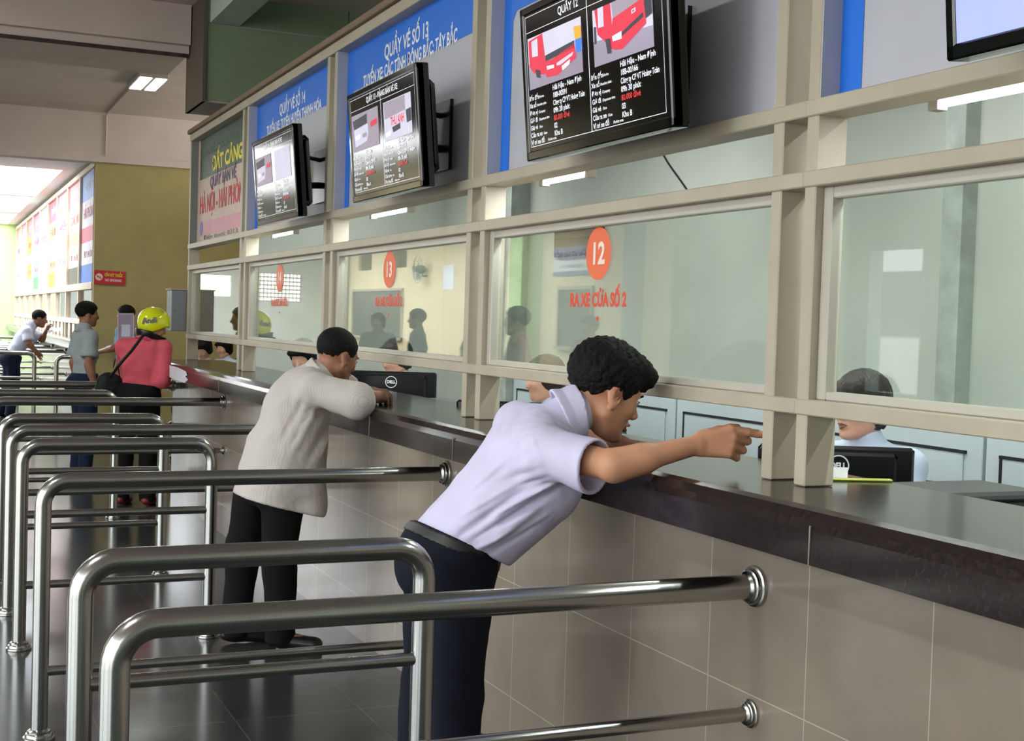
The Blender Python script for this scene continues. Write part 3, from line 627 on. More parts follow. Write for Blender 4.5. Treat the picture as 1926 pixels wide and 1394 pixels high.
# ------------------------------------------------------------------ left wall of the hall (seen mirrored in the window glass)
def LM(y,z,x=-5.995): return Matrix.Translation((x,y,z))@Matrix(((0,0,1,0),(1,0,0,0),(0,1,0,0),(0,0,0,1)))
t=thing('wall_fan','grey wall fan on the cream wall mirrored in window 13','fan',(-5.9,27.45,2.3))
obj('guard', join(*[tube([tuple(LM(27.45,2.64,-5.72)@Vector((rr*math.cos(a/20*math.pi),rr*math.sin(a/20*math.pi),-.06*(rr/.3)**2))) for a in range(41)],.006,5,caps=False) for rr in (.06,.12,.18,.24,.3)]), mat('fan_grey',(90,104,100),.4), t)
obj('motor', lathe([(.08,-.22),(.1,-.12),(.07,-.04),(.05,0)],(-5.72,27.45,2.64),(1,0,0),16), 'fan_grey', t)
for k in range(3):
    a=k*2.094; B=LM(27.45,2.64,-5.76)@Matrix.Rotation(a,4,'Z')
    obj('blade', poly([(.03,-.03),(.25,-.09),(.28,.02),(.2,.09),(.03,.03)],B@Matrix.Rotation(.3,4,'X'),.004), MATS['fan_grey'], t)
obj('bracket', tube([(-6,27.45,2.5),(-5.9,27.45,2.5),(-5.88,27.45,2.64)],.02,8), 'fan_grey', t)
for (a,b,l) in ((28.8,29.9,'dark grille window on the cream wall beside the wall fan'),(31.4,32.5,'dark grille window on the cream wall farther from the fan')):
    g=thing('vent_grille',l,'grille',(-6.1,(a+b)/2,2.73),group='grille windows of the cream wall')
    obj('pane', box(-6.19,-6.17,a,b,2.73,3.15), mat('grille_dark',(84,70,56),.7), g)
    obj('bars', join(*[box(-6.05,-6.02,a+.07+k*.14,a+.1+k*.14,2.73,3.15) for k in range(7)]), mat('grille_brown',(120,96,70),.7), g)
def hatch(y0,y1,z0,z1,l,m='hatch_dark'):
    g=thing('ticket_hatch',l,'hatch',(-5.98,(y0+y1)/2,z0),group='ticket hatches of the cream wall')
    obj('opening', box(-5.999,-5.985,y0,y1,z0,z1), mat('hatch_dark',(70,74,66),.3), g)
    obj('surround', join(box(-6,-5.95,y0-.06,y0,z0-.05,z1+.06),box(-6,-5.95,y1,y1+.06,z0-.05,z1+.06),box(-6,-5.95,y0,y1,z1,z1+.06),box(-6,-5.9,y0-.06,y1+.06,z0-.06,z0)), 'frame_paint', g)
hatch(19.5,20.7,1.15,2.12,'dark ticket hatch mirrored left of the pointing man'); hatch(29.0,32.8,1.1,2.2,'wide hatch mirrored in window 13')
t=thing('office_sign','white sign with dark blue letters mirrored in window 12','sign',(-5.99,20.2,2.3)); obj('board', box(-5.999,-5.98,19.55,21.0,2.36,2.86), 'white_letter', t)
text('lettering','BẾN XE HÀ NỘI',.2,LM(20.3,2.7,-5.975),MATS['notice_blue'],t,width=1.3); text('lettering','PHÒNG BÁN VÉ SỐ 2',.09,LM(20.3,2.52,-5.975),MATS['notice_blue'],t)
obj('base_band', box(-5.979,-5.976,19.55,21.0,2.36,2.44), 'notice_blue', t)
t=thing('paper_notice','white paper notice on the cream wall right of the mirrored fan','paper',(-5.99,26.1,2.2)); obj('sheet', box(-5.999,-5.99,25.8,26.4,2.18,2.7), 'white_letter', t)
tag(obj('trim_12', box(-6,-5.6,21.5,22.0,0,3.46), 'pale_green_wall'), kind='structure')
tag(obj('trim_13', box(-6,-5.6,16.3,17.1,0,3.98), 'cream_wall'), kind='structure')
# lattice in the far wall openings
tag(obj('trim_14', join(*[box(-5.2,-3.8,35.05,35.1,1.9+.107*k,1.93+.107*k) for k in range(7)],*[box(-5.2+.1*k,-5.17+.1*k,35.05,35.1,1.9,2.65) for k in range(15)]), 'frame_paint'), kind='structure')
# outside the small window: a parked bus and a shrub
t=thing('bus','white and blue bus parked outside the small window','bus',(-12,14.5,0))
mat('bus_white',(220,222,226),.3); mat('bus_glass',(60,70,84),.1)
obj('body', bbox(-13.4,-11,12,20,.4,3.2,.15), 'bus_white', t); obj('windscreen', box(-13.2,-11.2,11.98,12.05,1.4,2.7), 'bus_glass', t); obj('side_window', box(-11.02,-10.98,12.6,19.6,1.5,2.6), 'bus_glass', t)
for y in (13.2,18.2):
    obj('wheel', lathe([(.45,0),(.48,.05),(.48,.25),(.3,.28)],(-11.2,y,.36),(1,0,0),24), 'black_plastic', t)
t=thing('shrub','green leafy shrub outside the small window','shrub',(-7.5,12.2,-.12)); random.seed(3); V=[];F=[]
for k in range(900):
    th=random.uniform(0,6.28); ph=random.uniform(0,3.14); rr=.55*random.uniform(.5,1)**.4; c=Vector((-7.5+rr*math.cos(th)*math.sin(ph),12.2+1.3*rr*math.sin(th)*math.sin(ph),.55+rr*math.cos(ph)))
    d=Vector((random.uniform(-1,1),random.uniform(-1,1),random.uniform(-.3,1))).normalized()*.09; e=d.cross(Vector((random.random(),random.random(),random.random()))).normalized()*.03; i=len(V)
    V+= [tuple(c-d*.5),tuple(c+e),tuple(c+d*.6),tuple(c-e)]; F.append((i,i+1,i+2,i+3))
obj('leaves', (V,F), mat('leaf_green',(96,140,60),.6), t)
obj('stem', join(*[tube([(-7.5,12.2,-.12),(-7.5+random.uniform(-.3,.3),12.2+random.uniform(-.4,.4),.7)],.012,6) for k in range(9)]), mat('stem_brown',(90,70,50),.8), t)
# ------------------------------------------------------------------ people: signed distance fields meshed with surface nets
def nrm(v): v=np.asarray(v,float); return v/np.linalg.norm(v)
def A3(*v): return np.array(v,float)
def rc(P,a,b,ra,rb,n=None,k=1.0):
    """round cone a-b, optionally flattened by k along n"""
    a=np.asarray(a,float);b=np.asarray(b,float);Q=P
    if n is not None:
        n=nrm(n); s=1/k-1
        Q=P+np.outer((P-a)@n,n)*s; b=b+n*((b-a)@n)*s
    ab=b-a; L=ab@ab
    t=np.clip(((Q-a)@ab)/max(L,1e-9),0,1)
    d=np.linalg.norm(Q-a-t[:,None]*ab,axis=1)-(ra+t*(rb-ra))
    return d*(k if n is not None else 1)
def ell(P,c,R,r):
    q=(P-np.asarray(c))@np.asarray(R).T; r=np.asarray(r,float)
    k0=np.linalg.norm(q/r,axis=1); k1=np.linalg.norm(q/(r*r),axis=1)+1e-9
    return k0*(k0-1)/k1
def smin(a,b,k):
    h=np.clip(.5+.5*(b-a)/k,0,1); return b*(1-h)+a*h-k*h*(1-h)
def smax(a,b,k): return -smin(-a,-b,k)
def noise(P,f,seed=0):
    r=np.random.RandomState(seed); o=0
    for i in range(5):
        d=r.normal(size=3); d/=np.linalg.norm(d); o=o+np.sin((P@d)*f*(1+.45*i)+r.rand()*6.28+1.5*np.sin((P@r.normal(size=3))*f*.5))/(1+.5*i)
    return o/3
def surfnet(fn, lo, hi, h):
    lo=np.asarray(lo,float)-2*h; hi=np.asarray(hi,float)+2*h; s=4
    nb=np.ceil((hi-lo)/(h*s)).astype(int)+1; N=nb*s
    g=[lo[i]+h*(s/2-.5)+h*s*np.arange(nb[i]) for i in range(3)]
    X=np.stack(np.meshgrid(*g,indexing='ij'),-1).reshape(-1,3)
    d=fn(X); V=np.repeat(np.repeat(np.repeat(np.sign(d).reshape(nb),s,0),s,1),s,2).astype(np.float32)*9.0
    act=np.argwhere((np.abs(d)<h*s*1.9+.012).reshape(nb))
    o=np.stack(np.meshgrid(*[np.arange(s)]*3,indexing='ij'),-1).reshape(-1,3)
    for c in range(0,len(act),4000):
        I=(act[c:c+4000,None,:]*s+o[None]).reshape(-1,3)
        V[I[:,0],I[:,1],I[:,2]]=fn(lo+I*h)
    neg=V<0; m=neg
    tot=sum(m[a:a+N[0]-1 or None,b:b+N[1]-1 or None,c:c+N[2]-1 or None].astype(np.int8) for a in (0,1) for b in (0,1) for c in (0,1))
    cells=np.argwhere((tot>0)&(tot<8)); idx=-np.ones(tuple(N-1),int); idx[cells[:,0],cells[:,1],cells[:,2]]=np.arange(len(cells))
    cor=[(a,b,c) for a in (0,1) for b in (0,1) for c in (0,1)]; cv=np.stack([V[cells[:,0]+a,cells[:,1]+b,cells[:,2]+c] for a,b,c in cor],1)
    acc=np.zeros((len(cells),3)); cnt=np.zeros(len(cells))
    for i in range(8):
        for j in range(i+1,8):
            if sum(abs(cor[i][q]-cor[j][q]) for q in range(3))!=1: continue
            x=(cv[:,i]<0)!=(cv[:,j]<0); t=np.where(x,cv[:,i]/(cv[:,i]-cv[:,j]+1e-12),0)[:,None]
            p=np.array(cor[i])*(1-t)+np.array(cor[j])*t; acc+=np.where(x[:,None],p,0); cnt+=x
    verts=lo+(cells+acc/cnt[:,None])*h; F=[]
    for ax in range(3):
        u,v=(ax+1)%3,(ax+2)%3; sl=[slice(0,None)]*3; sl2=[slice(0,None)]*3
        sl[ax]=slice(0,-1); sl2[ax]=slice(1,None)
        A=neg[tuple(sl)]; B=neg[tuple(sl2)]; E=np.argwhere(A!=B)
        ok=(E[:,u]>0)&(E[:,v]>0)&(E[:,u]<N[u]-1)&(E[:,v]<N[v]-1); E=E[ok]; fl=A[E[:,0],E[:,1],E[:,2]]
        def cid(du,dv):
            q=E.copy(); q[:,u]-=du; q[:,v]-=dv; return idx[q[:,0],q[:,1],q[:,2]]
        q=np.stack([cid(1,1),cid(0,1),cid(0,0),cid(1,0)],1); q[~fl]=q[~fl][:,::-1]; F.append(q[(q>=0).all(1)])
    return verts, np.concatenate(F)
def rmesh(name, fn, lo, hi, h, m, parent, label=None):
    v,f=surfnet(fn,lo,hi,h)
    me=bpy.data.meshes.new(name); me.vertices.add(len(v)); me.vertices.foreach_set('co',(v-np.array(ORG[parent.name])).ravel())
    me.loops.add(len(f)*4); me.polygons.add(len(f)); me.loops.foreach_set('vertex_index',f.ravel().astype(np.int32))
    me.polygons.foreach_set('loop_start',np.arange(0,len(f)*4,4,dtype=np.int32)); me.polygons.foreach_set('loop_total',np.full(len(f),4,dtype=np.int32))
    me.polygons.foreach_set('use_smooth',[True]*len(f)); me.update(calc_edges=True); me.validate()
    me.materials.append(m); o=bpy.data.objects.new(name,me); COL.objects.link(o); o.parent=parent; ORG[o.name]=ORG[parent.name]
    if label: o['label']=label
    return o
def frame(f,u):
    f=nrm(f); u=np.asarray(u,float); u=nrm(u-f*(u@f)); return np.array([f,np.cross(u,f),u])   # rows: forward, left, up
def headf(P,c,R,s=1.0,female=False,detail=True,mouth=.004):
    q=((P-c)@R.T)/s
    I=np.eye(3)
    d=ell(q,(-.012,0,.035),I,(.098,.076,.088))
    d=smin(d,ell(q,(.034,0,-.03),I,(.058,.056,.082)),.03)
    ay=np.abs(q[:,1]); m=np.stack([q[:,0],ay,q[:,2]],1)           # mirrored
    d=smin(d,rc(m,(.0,.052,-.055),(.066,.012,-.094),.022,.017),.03)   # jaw
    d=smin(d,ell(m,(.06,.036,-.018),I,(.026,.024,.026)),.02)          # cheek
    if detail:
        d=smin(d,rc(m,(.084,.0,.028),(.074,.04,.026),.013,.010),.014) # brow
        d=smax(d,-ell(m,(.096,.033,.006),I,(.017,.018,.012)),.010)    # socket
        d=smin(d,rc(q,(.088,0,.012),(.110,0,-.022),.008,.0115),.010)  # nose
        d=smin(d,ell(m,(.098,.012,-.03),I,(.012,.009,.008)),.008)     # wings
        d=smin(d,rc(m,(.098,0,-.05),(.089,.022,-.056),.0075,.004),.007)  # upper lip
        d=smin(d,rc(m,(.096,0,-.066),(.087,.02,-.06),.0085,.004),.007)   # lower lip
        d=smax(d,-rc(m,(.106,0,-.058),(.09,.02,-.058),.0025+mouth*.3,.001),.004)
        d=smin(d,ell(q,(.078,0,-.097),I,(.018,.02,.016)),.014)        # chin
        E=ell(m,(-.008,.078,-.008),np.array([nrm((1,.25,.25)),nrm((-.25,1,0)),nrm((-.25,0,1))]),(.020,.008,.033))
        E=smax(E,-ell(m,(-.001,.087,-.003),I,(.0115,.0125,.021)),.002)
        E=smin(E,ell(m,(-.002,.077,-.034),I,(.009,.006,.011)),.006)
        d=smin(d,E,.007)
    else:
        d=smin(d,rc(q,(.088,0,.01),(.106,0,-.025),.008,.012),.012)
        d=smin(d,ell(m,(-.008,.078,-.008),I,(.018,.009,.03)),.008)
    return d*s
def hairf(P,c,R,s=1.0,style='short',amp=.004,seed=1):
    q=((P-c)@R.T)/s; I=np.eye(3)
    if style=='short':
        d=ell(q,(-.014,0,.044),I,(.110,.086,.092))
        hl=np.interp(q[:,0],[-.12,-.06,-.03,.01,.04,.06,.075,.11],[-.05,-.05,.0,.006,-.012,.035,.06,.062]); cut=(hl-q[:,2])*.7
    elif style=='thick':
        d=ell(q,(-.016,0,.05),I,(.112,.090,.096)); d=smin(d,ell(q,(.06,0,.09),I,(.06,.066,.038)),.03)
        d=smin(d,rc(q,(.09,-.035,.078),(.108,.03,.07),.022,.02),.02)
        hl=np.interp(q[:,0],[-.13,-.08,-.05,-.02,.012,.034,.045,.07,.085,.12],[-.062,-.058,-.03,.008,.012,-.022,-.0,.04,.044,.04]); cut=(hl-q[:,2])*.7
    elif style=='cropped':
        d=ell(q,(-.014,0,.040),I,(.102,.080,.088))
        hl=np.interp(q[:,0],[-.12,-.06,-.03,.01,.04,.06,.075,.11],[-.045,-.045,.005,.01,.0,.045,.07,.072]); cut=(hl-q[:,2])*.7
    else:
        d=ell(q,(-.018,0,.03),I,(.112,.098,.104)); d=smin(d,ell(q,(-.035,0,-.045),I,(.075,.088,.06)),.03)
        d=smin(d,rc(q,(.07,-.05,.06),(.06,.05,.075),.03,.03),.02)
        hl=np.interp(q[:,0],[-.2,.0,.02,.05,.08,.12],[-.10,-.085,-.06,.01,.05,.045])
        hl=np.where((np.abs(q[:,1])>.058)&(q[:,0]<.055),-.07,hl); cut=(hl-q[:,2])*.7
    return (smax(d,cut,.006)+amp*noise(q,190,seed)+amp*.6*noise(q*np.array([1,1,.4]),420,seed+3))*s
def hand_chains(w,dr,nb,side,curl,spread=(6,0,-6,-12),thumb=(40,20,15),s=1.0,fr_=1.0):
    """side=+1 right hand, -1 left. returns list of (a,b,ra,rb)"""
    x=nrm(dr); z=np.asarray(nb,float); z=nrm(z-x*(z@x)); y=np.cross(z,x)*side   # y: thumb side
    C=[]; base=[(.088,.030),(.092,.010),(.086,-.010),(.078,-.028)]; ln=[(.042,.025,.021),(.046,.028,.022),(.042,.026,.021),(.033,.020,.019)]; rr=[v*fr_ for v in (.0095,.0098,.0092,.0082)]
    for i in range(4):
        bx,by=base[i]; k=w+(x*bx+y*by)*s
        C.append((w+(x*.012+y*by*.55)*s,k,.0145*s,.0118*s))
        a=0; p=k; sp=math.radians(spread[i]); d0=x*math.cos(sp)+y*math.sin(sp)
        for j in range(3):
            a+=math.radians(curl[i][j]); dd=d0*math.cos(a)-z*math.sin(a); q=p+dd*ln[i][j]*s; r=rr[i]*(1-.07*j)*s
            C.append((p,q,r*1.05,r*.93)); p=q
    # thumb leaves the side of the palm near its base
    p=w+(x*.02+y*.022-z*.006)*s; a=math.radians(thumb[0])
    d1=nrm(x*math.cos(a)+y*math.sin(a)-z*.35); q=p+d1*.042*s; C.append((p,q,.015*s,.0125*s)); p=q
    d2=nrm(d1+x*math.sin(math.radians(thumb[1]))-z*.15); q=p+d2*.032*s; C.append((p,q,.0122*s,.0108*s)); p=q
    d3=nrm(d2+x*.2-z*math.sin(math.radians(thumb[2]))); C.append((p,p+d3*.024*s,.0108*s,.0088*s))
    return C,(x,y,z)
CURL_REST=[(18,25,15),(24,32,20),(28,36,22),(32,40,25)]
CURL_FIST=[(60,85,50)]*4
SKIN={}
def skin(name,c): return mat(name,c,.5,var=.07,scale=14,bump=.04,bscale=160,spec=.4)
def cloth(name,c,rough=.92,b=.35): return mat(name,c,rough,var=.05,scale=10,bump=b,bscale=22,spec=.2)
def person(label, J, O, group=None):
    t=thing('person',label,'person',(float(J['pel'][0]),float(J['pel'][1]),0.0),group=group)
    for k in J: J[k]=np.asarray(J[k],float)
    h=O.get('h',.01); sc=O.get('s',1.0); hs=O.get('head_s',1.0)
    front=nrm(O['front']); upv=nrm(J['chest']-J['pel']); R=frame(O['hf'],O['hu']); c=J['head']
    prims=[]; hands=[]
    def add(a,b,ra,rb,n=None,k=1,sm=.02): prims.append((a,b,ra*sc,rb*sc,n,k,sm))
    add(J['pel'],J['chest'],O.get('rb',.125),.13,front,.62,.03); add(J['chest'],J['neckb'],.10,.06,front,.7,.05)
    add(J['sR'],J['sL'],.055,.055,None,1,.05)
    add(J['neckb']-upv*.03,c+R[0]*(-.02)-R[2]*.045,.058,.052,None,1,.03)
    hd=O.get('hands',{})
    for s,sg in (('R',1),('L',-1)):
        add(J['s'+s],J['e'+s],.05,.038); add(J['e'+s],J['w'+s],.040,.0265,None,1,.018)
        add(J['e'+s],J['e'+s]+(J['w'+s]-J['e'+s])*.35,.041,.040,None,1,.02)
        H=hd.get(s,{}); dr=H.get('dir',J['w'+s]-J['e'+s]); nb=H.get('nb',np.cross(dr,(0,0,1))*(-sg)+A3(0,0,.001))
        C,_=hand_chains(J['w'+s],dr,nb,sg,H.get('curl',CURL_REST),H.get('spread',(6,0,-6,-12)),H.get('thumb',(40,20,15)),sc*H.get('s',1.0),H.get('fr',1.0))
        hands.append((J['w'+s],C,J['e'+s]))
        if not O.get('nolegs'):
            add(J['h'+s],J['k'+s],.082,.055,None,1,.03); add(J['k'+s],J['a'+s],.055,.038,None,1,.02)
            fd=nrm(O.get('foot'+s,front)); add(J['a'+s]+A3(0,0,-.035),J['a'+s]+fd*.15+A3(0,0,-.055),.036,.026,None,1,.02)
    def body(P):
        d=np.full(len(P),9.0)
        for a,b,ra,rb,n,k,sm in prims: d=smin(d,rc(P,a,b,ra,rb,n,k),sm)
        near=np.linalg.norm(P-c,axis=1)<.24; d2=np.linalg.norm(P-c,axis=1)-.15
        if near.any(): d2[near]=headf(P[near],c,R,sc*hs,detail=h<=.0085,mouth=O.get('mouth',.004))
        d=smin(d,d2,.018)
        for w,C,e in hands:
            cc=w+nrm(w-e)*.08; near=np.linalg.norm(P-cc,axis=1)<.22
            if near.any():
                Q=P[near]; g=np.full(len(Q),9.0); f=np.full(len(Q),9.0)
                for i,(a,b,ra,rb) in enumerate(C):
                    v=rc(Q,a,b,ra,rb)
                    if i in (0,4,8,12): g=smin(g,v,.014)
                    else: f=np.minimum(f,v) if i<13 else f
                    if i>=16: g=smin(g,v,.010)
                for i,(a,b,ra,rb) in enumerate(C):
                    if i not in (0,4,8,12) and i<16: g=smin(g,rc(Q,a,b,ra,rb),.0045)
                d[near]=smin(d[near],g,.014)
        return d
    pts=np.array([J[k] for k in J if k in ('pel','chest','neckb','head','sR','sL','eR','eL','wR','wL') or (not O.get('nolegs') and k in ('kR','kL','aR','aL','hR','hL'))]+[p for w,C,e in hands for ch in C for p in ch[:2]])
    lo,hi=pts.min(0)-.17,pts.max(0)+.17
    if not O.get('nolegs'): lo[2]=max(lo[2],-.02)
    rmesh('body',body,lo,hi,h,O['skin'],t)
    # hair
    if O.get('hair'):
        hh=min(h,.006)*(1 if h<.009 else 1.4)
        rmesh('hair',lambda P:hairf(P,c,R,sc*hs,O['hair'],O.get('hamp',.004)),c-.17,c+.17,hh,O.get('hairm',MATS['hair_black']),t)
    if h<=.0085:
        for sg in (1,-1):
            ec=c+(R[0]*.080+R[1]*.032*sg+R[2]*.006)*sc*hs
            e=obj('eye',lathe([(.0001,-.0118),(.006,-.0102),(.0102,-.006),(.0118,0),(.0102,.006),(.006,.0102),(.0001,.0118)],tuple(ec),tuple(R[0]),14),mat('eye_white',(206,196,186),.25),t,smooth=True)
            obj('iris',lathe([(.0001,.0112),(.0052,.0108),(.0052,.0116),(.0001,.0122)],tuple(ec),tuple(nrm(R[0])),12),mat('iris_brown',(24,14,10),.15),e)
            b=[c+(R[0]*x+R[1]*y*sg+R[2]*z)*sc*hs for x,y,z in ((.097,.014,.027),(.096,.03,.0315),(.083,.046,.027))]
            obj('eyebrow',tube([tuple(p) for p in b],.0035,8,radii=[.003,.0038,.0015]),MATS['hair_black'],t,smooth=True)
            lid=[c+(R[0]*x+R[1]*y*sg+R[2]*z)*sc*hs for x,y,z in ((.0895,.018,.0075),(.0935,.03,.0125),(.0865,.045,.009))]
            obj('eyelid',tube([tuple(p) for p in lid],.0028,8,radii=[.0018,.003,.0018]),O['skin'],t,smooth=True)
        lp=[c+(R[0]*x+R[1]*y+R[2]*z)*sc*hs for x,y,z in ((.090,-.021,-.0585),(.1045,-.007,-.052),(.106,0,-.0535),(.1045,.007,-.052),(.090,.021,-.0585))]
        l2=[c+(R[0]*x+R[1]*y+R[2]*z)*sc*hs for x,y,z in ((.089,-.019,-.061),(.1035,0,-.0675),(.089,.019,-.061))]
        obj('lips',join(tube([tuple(p) for p in lp],.004,8,radii=[.001,.0035,.0035,.0035,.001]),tube([tuple(p) for p in l2],.004,8,radii=[.001,.0048,.001])),O.get('lipm',mat('lip_tone',(132,76,66),.45)),t,smooth=True)
    # ---- shirt
    up=upv; hem=np.asarray(O.get('hem',J['pel']+upv*.02),float); hn=nrm(O.get('hemn',upv)); fat=O.get('fat',1.0); bell=O.get('belly',0)
    sl=O.get('sleeve',.55); slr=O.get('slr',.075); folds=O.get('folds',[]); wr=O.get('wr',.004)
    sdirs={s:nrm(J['e'+s]-J['s'+s]) for s in 'RL'}
    ends={s:J['s'+s]+(J['e'+s]-J['s'+s])*min(sl,1.0)+A3(0,0,-O.get('sloff',0)) for s in 'RL'}
    def shirt(P):
        d=rc(P,np.asarray(O.get('lowpt',J['pel']-upv*.10)),J['chest'],O.get('rlow',.160)*sc*fat,.168*sc*fat,front,O.get('flat',.66))
        if bell: d=smin(d,ell(P,J['pel']+upv*.12+front*.04,np.eye(3),(.12,.12,.14)),.05)
        d=smin(d,rc(P,J['chest'],J['neckb']-upv*.02,.14*sc,.072*sc,front,.75),.05)
        d=smin(d,rc(P,J['sR']-up*.005,J['sL']-up*.005,.070*sc,.070*sc),.06)
        d=smin(d,rc(P,J['neckb']-upv*.03,J['neckb']+(c-J['neckb'])*.22,.072*sc,.066*sc),.02)
        for x in O.get('xshirt',[]): d=smin(d,rc(P,*x),.04)
        if O.get('nowr') is None:
            d=d+wr*noise(P*np.array([.7,.7,1.4]),26,5)+wr*.35*noise(P,70,6)
        for (p0,p1,am,wd) in folds:
            p0=np.asarray(p0);p1=np.asarray(p1); vd=nrm(fw); ab=p1-p0; ab2=ab-vd*(ab@vd)
            Q=P-p0; Q=Q-np.outer(Q@vd,vd); tt=np.clip((Q@ab2)/(ab2@ab2),0,1); dist=np.linalg.norm(Q-tt[:,None]*ab2,axis=1)
            d=d+am*np.exp(-(dist/wd)**2)*np.sin(np.clip(tt,.02,.98)*math.pi)**.5
        d=smax(d,-((P-hem)@hn),.006)
        for s in 'RL':
            a=J['s'+s]; e=ends[s]; sd=sdirs[s]; r0=.066*sc; r1=slr*sc
            v=rc(P,a,e+sd*.05,r0,r1+.006)+wr*.8*noise(P,34,9)
            if sl>1: v=smin(v,rc(P,J['e'+s],J['e'+s]+(J['w'+s]-J['e'+s])*(sl-1),.058*sc,.048*sc)+wr*.7*noise(P,40,11),.02)
            if sl<=1:
                v=smax(v,(P-e)@sd,.003)
                if h<.0085:
                    inn=np.maximum(rc(P,a,e+sd*.08,r0-.0105,r1-.003+(r1-r0)*.15)+wr*.8*noise(P,34,9),-((P-(e-sd*.06))@sd)); v=np.maximum(v,-inn)
                    d=np.where(((P-(e-sd*.06))@sd>0)&(np.linalg.norm(P-e,axis=1)<r1*1.6), np.maximum(d,-inn), d)
            else:
                ee=J['e'+s]+(J['w'+s]-J['e'+s])*(sl-1); v=smax(v,(P-ee)@nrm(J['w'+s]-J['e'+s]),.003)
            d=smin(d,v,.022)
        return d
    rmesh('shirt',shirt,lo-.06,hi+.06,h if h>.006 else .0048,O['shirt'],t,O.get('shirt_label'))
    if O.get('collar'):
        ax=nrm(c-R[0]*.02-R[2]*.05-J['neckb']); nb_=J['neckb']+ax*.012
        def collar(P):
            q=P-nb_; z=q@ax; rr=q-np.outer(z,ax); fr=rr@front; r=np.linalg.norm(rr,axis=1)
            rad=.072*sc+.012*np.clip(-z/.03,0,1)+.004; top=.030-.018*np.clip(fr/.07,-.6,1)
            return np.maximum(np.abs(r-rad)-.005,np.maximum(z-top,-.03-z-.02*np.clip(fr/.07,0,1)))
        rmesh('collar',collar,nb_-.13,nb_+.13,.0045 if h<.009 else .007,O['shirt'],t)
    # ---- trousers, shoes
    if not O.get('nolegs'):
        wt=np.asarray(O.get('waist',J['pel']+upv*.05),float); wn=nrm(O.get('waistn',upv)); lr=O.get('lr',1.0)
        ls=O.get('low',0.0)
        def trs(P):
            d=rc(P,J['hR']*.75+J['hL']*.25,J['hL']*.75+J['hR']*.25,.135*sc*lr,.135*sc*lr,front,.9)
            d=smin(d,rc(P,np.asarray(O.get('tpel',J['pel']))-upv*.04,wt+wn*.03,.150*sc,.150*sc,front,.70),.05)
            d=smin(d,ell(P,J['pel']-front*O.get('butt',.05)-A3(0,0,.07),np.eye(3),(.12,.13,.11)),.05)
            for s in 'RL':
                d=smin(d,rc(P,J['h'+s],J['k'+s],.105*sc*lr,.078*sc*lr),.035)
                d=smin(d,rc(P,J['k'+s],J['a'+s]-A3(0,0,.03),.078*sc*lr,.066*sc*lr),.02)
            d=d+.005*noise(P*np.array([1,1,.8]),24,21)+.0015*noise(P,80,3)
            d=smax(d,(P-wt)@wn,.006); return smax(d,.035-P[:,2],.004)
        lo2=np.minimum(np.minimum(J['aR'],J['aL']),np.minimum(J['kR'],J['kL'])); hi2=np.maximum(np.maximum(wt,J['hR']),J['hL'])
        rmesh('trousers',trs,np.minimum(lo2,hi2)-A3(.26,.26,.08),np.maximum(lo2,hi2)+A3(.26,.26,.12),max(h,.008),O['trousers'],t)
        for s in 'RL':
            fd=nrm(O.get('foot'+s,front)); a=A3(J['a'+s][0],J['a'+s][1],0)
            def shoe(P): return np.maximum(smin(rc(P,a-fd*.03+A3(0,0,.045),a+fd*.15+A3(0,0,.028),.043*sc,.040*sc,A3(0,0,1),.8),rc(P,a+A3(0,0,.05),a+A3(0,0,.085),.042,.044),.02),.002-P[:,2])
            rmesh('shoe',shoe,a-A3(.25,.25,.02),a+A3(.25,.25,.16),.008,O.get('shoes',MATS['shoe_black']),t)
        if O.get('belt'):
            def belt(P):
                q=P-wt; z=q@wn
                return np.maximum(np.abs(trs_raw(P)-.002)-.0045,np.abs(z+.020)-.016)
            def trs_raw(P):
                d=rc(P,J['pel']-upv*.04,wt+wn*.03,.150*sc,.150*sc,front,.70)
                d=smin(d,rc(P,J['hR']*.75+J['hL']*.25,J['hL']*.75+J['hR']*.25,.135*sc*lr,.135*sc*lr,front,.9),.05)
                return smin(d,ell(P,J['pel']-front*O.get('butt',.05)-A3(0,0,.07),np.eye(3),(.12,.13,.11)),.05)+.005*noise(P*np.array([1,1,.8]),24,21)
            rmesh('belt',belt,wt-.24,wt+.24,.005,mat('belt_leather',(20,18,19),.5,var=.05),t,'dark leather belt')
    return t,c,R,J
mat('hair_black',(15,12,12),.7,var=.3,scale=40,bump=.6,bscale=110,spec=.2)
mat('hair_brown',(44,34,32),.5,var=.3,scale=40,bump=.5,bscale=90,spec=.35)
mat('shoe_black',(22,20,20),.35)
SK=skin('skin_tan',(190,136,104)); SK2=skin('skin_dark',(150,104,80)); SK3=skin('skin_light',(214,166,140))
def stand(x,y,ang,H=1.65,turn=0.0,sway=0.0,arms='down'):
    """upright pose, ang = heading in the plan; returns joints"""
    f=A3(math.cos(ang),math.sin(ang),0); l=A3(-f[1],f[0],0); u=A3(0,0,1); k=H/1.65; o=A3(x,y,0)
    P=lambda a,b,c: o+f*a*k+l*b*k+u*c*k
    J=dict(pel=P(0,0,.92),chest=P(0,0,1.18),neckb=P(-.01,0,1.37),head=P(.02,0,1.515),sR=P(0,-.165,1.315),sL=P(0,.165,1.315),eR=P(-.03,-.215,1.06),eL=P(-.03,.215,1.06),
        wR=P(.03,-.235,.83),wL=P(.03,.235,.83),hR=P(0,-.085,.88),hL=P(0,.085,.88),kR=P(.02,-.09,.47),kL=P(.01,.10,.47),aR=P(-.01,-.10,.085),aL=P(-.02,.11,.085))
    hf=A3(math.cos(ang+turn),math.sin(ang+turn),0); return J,f,hf

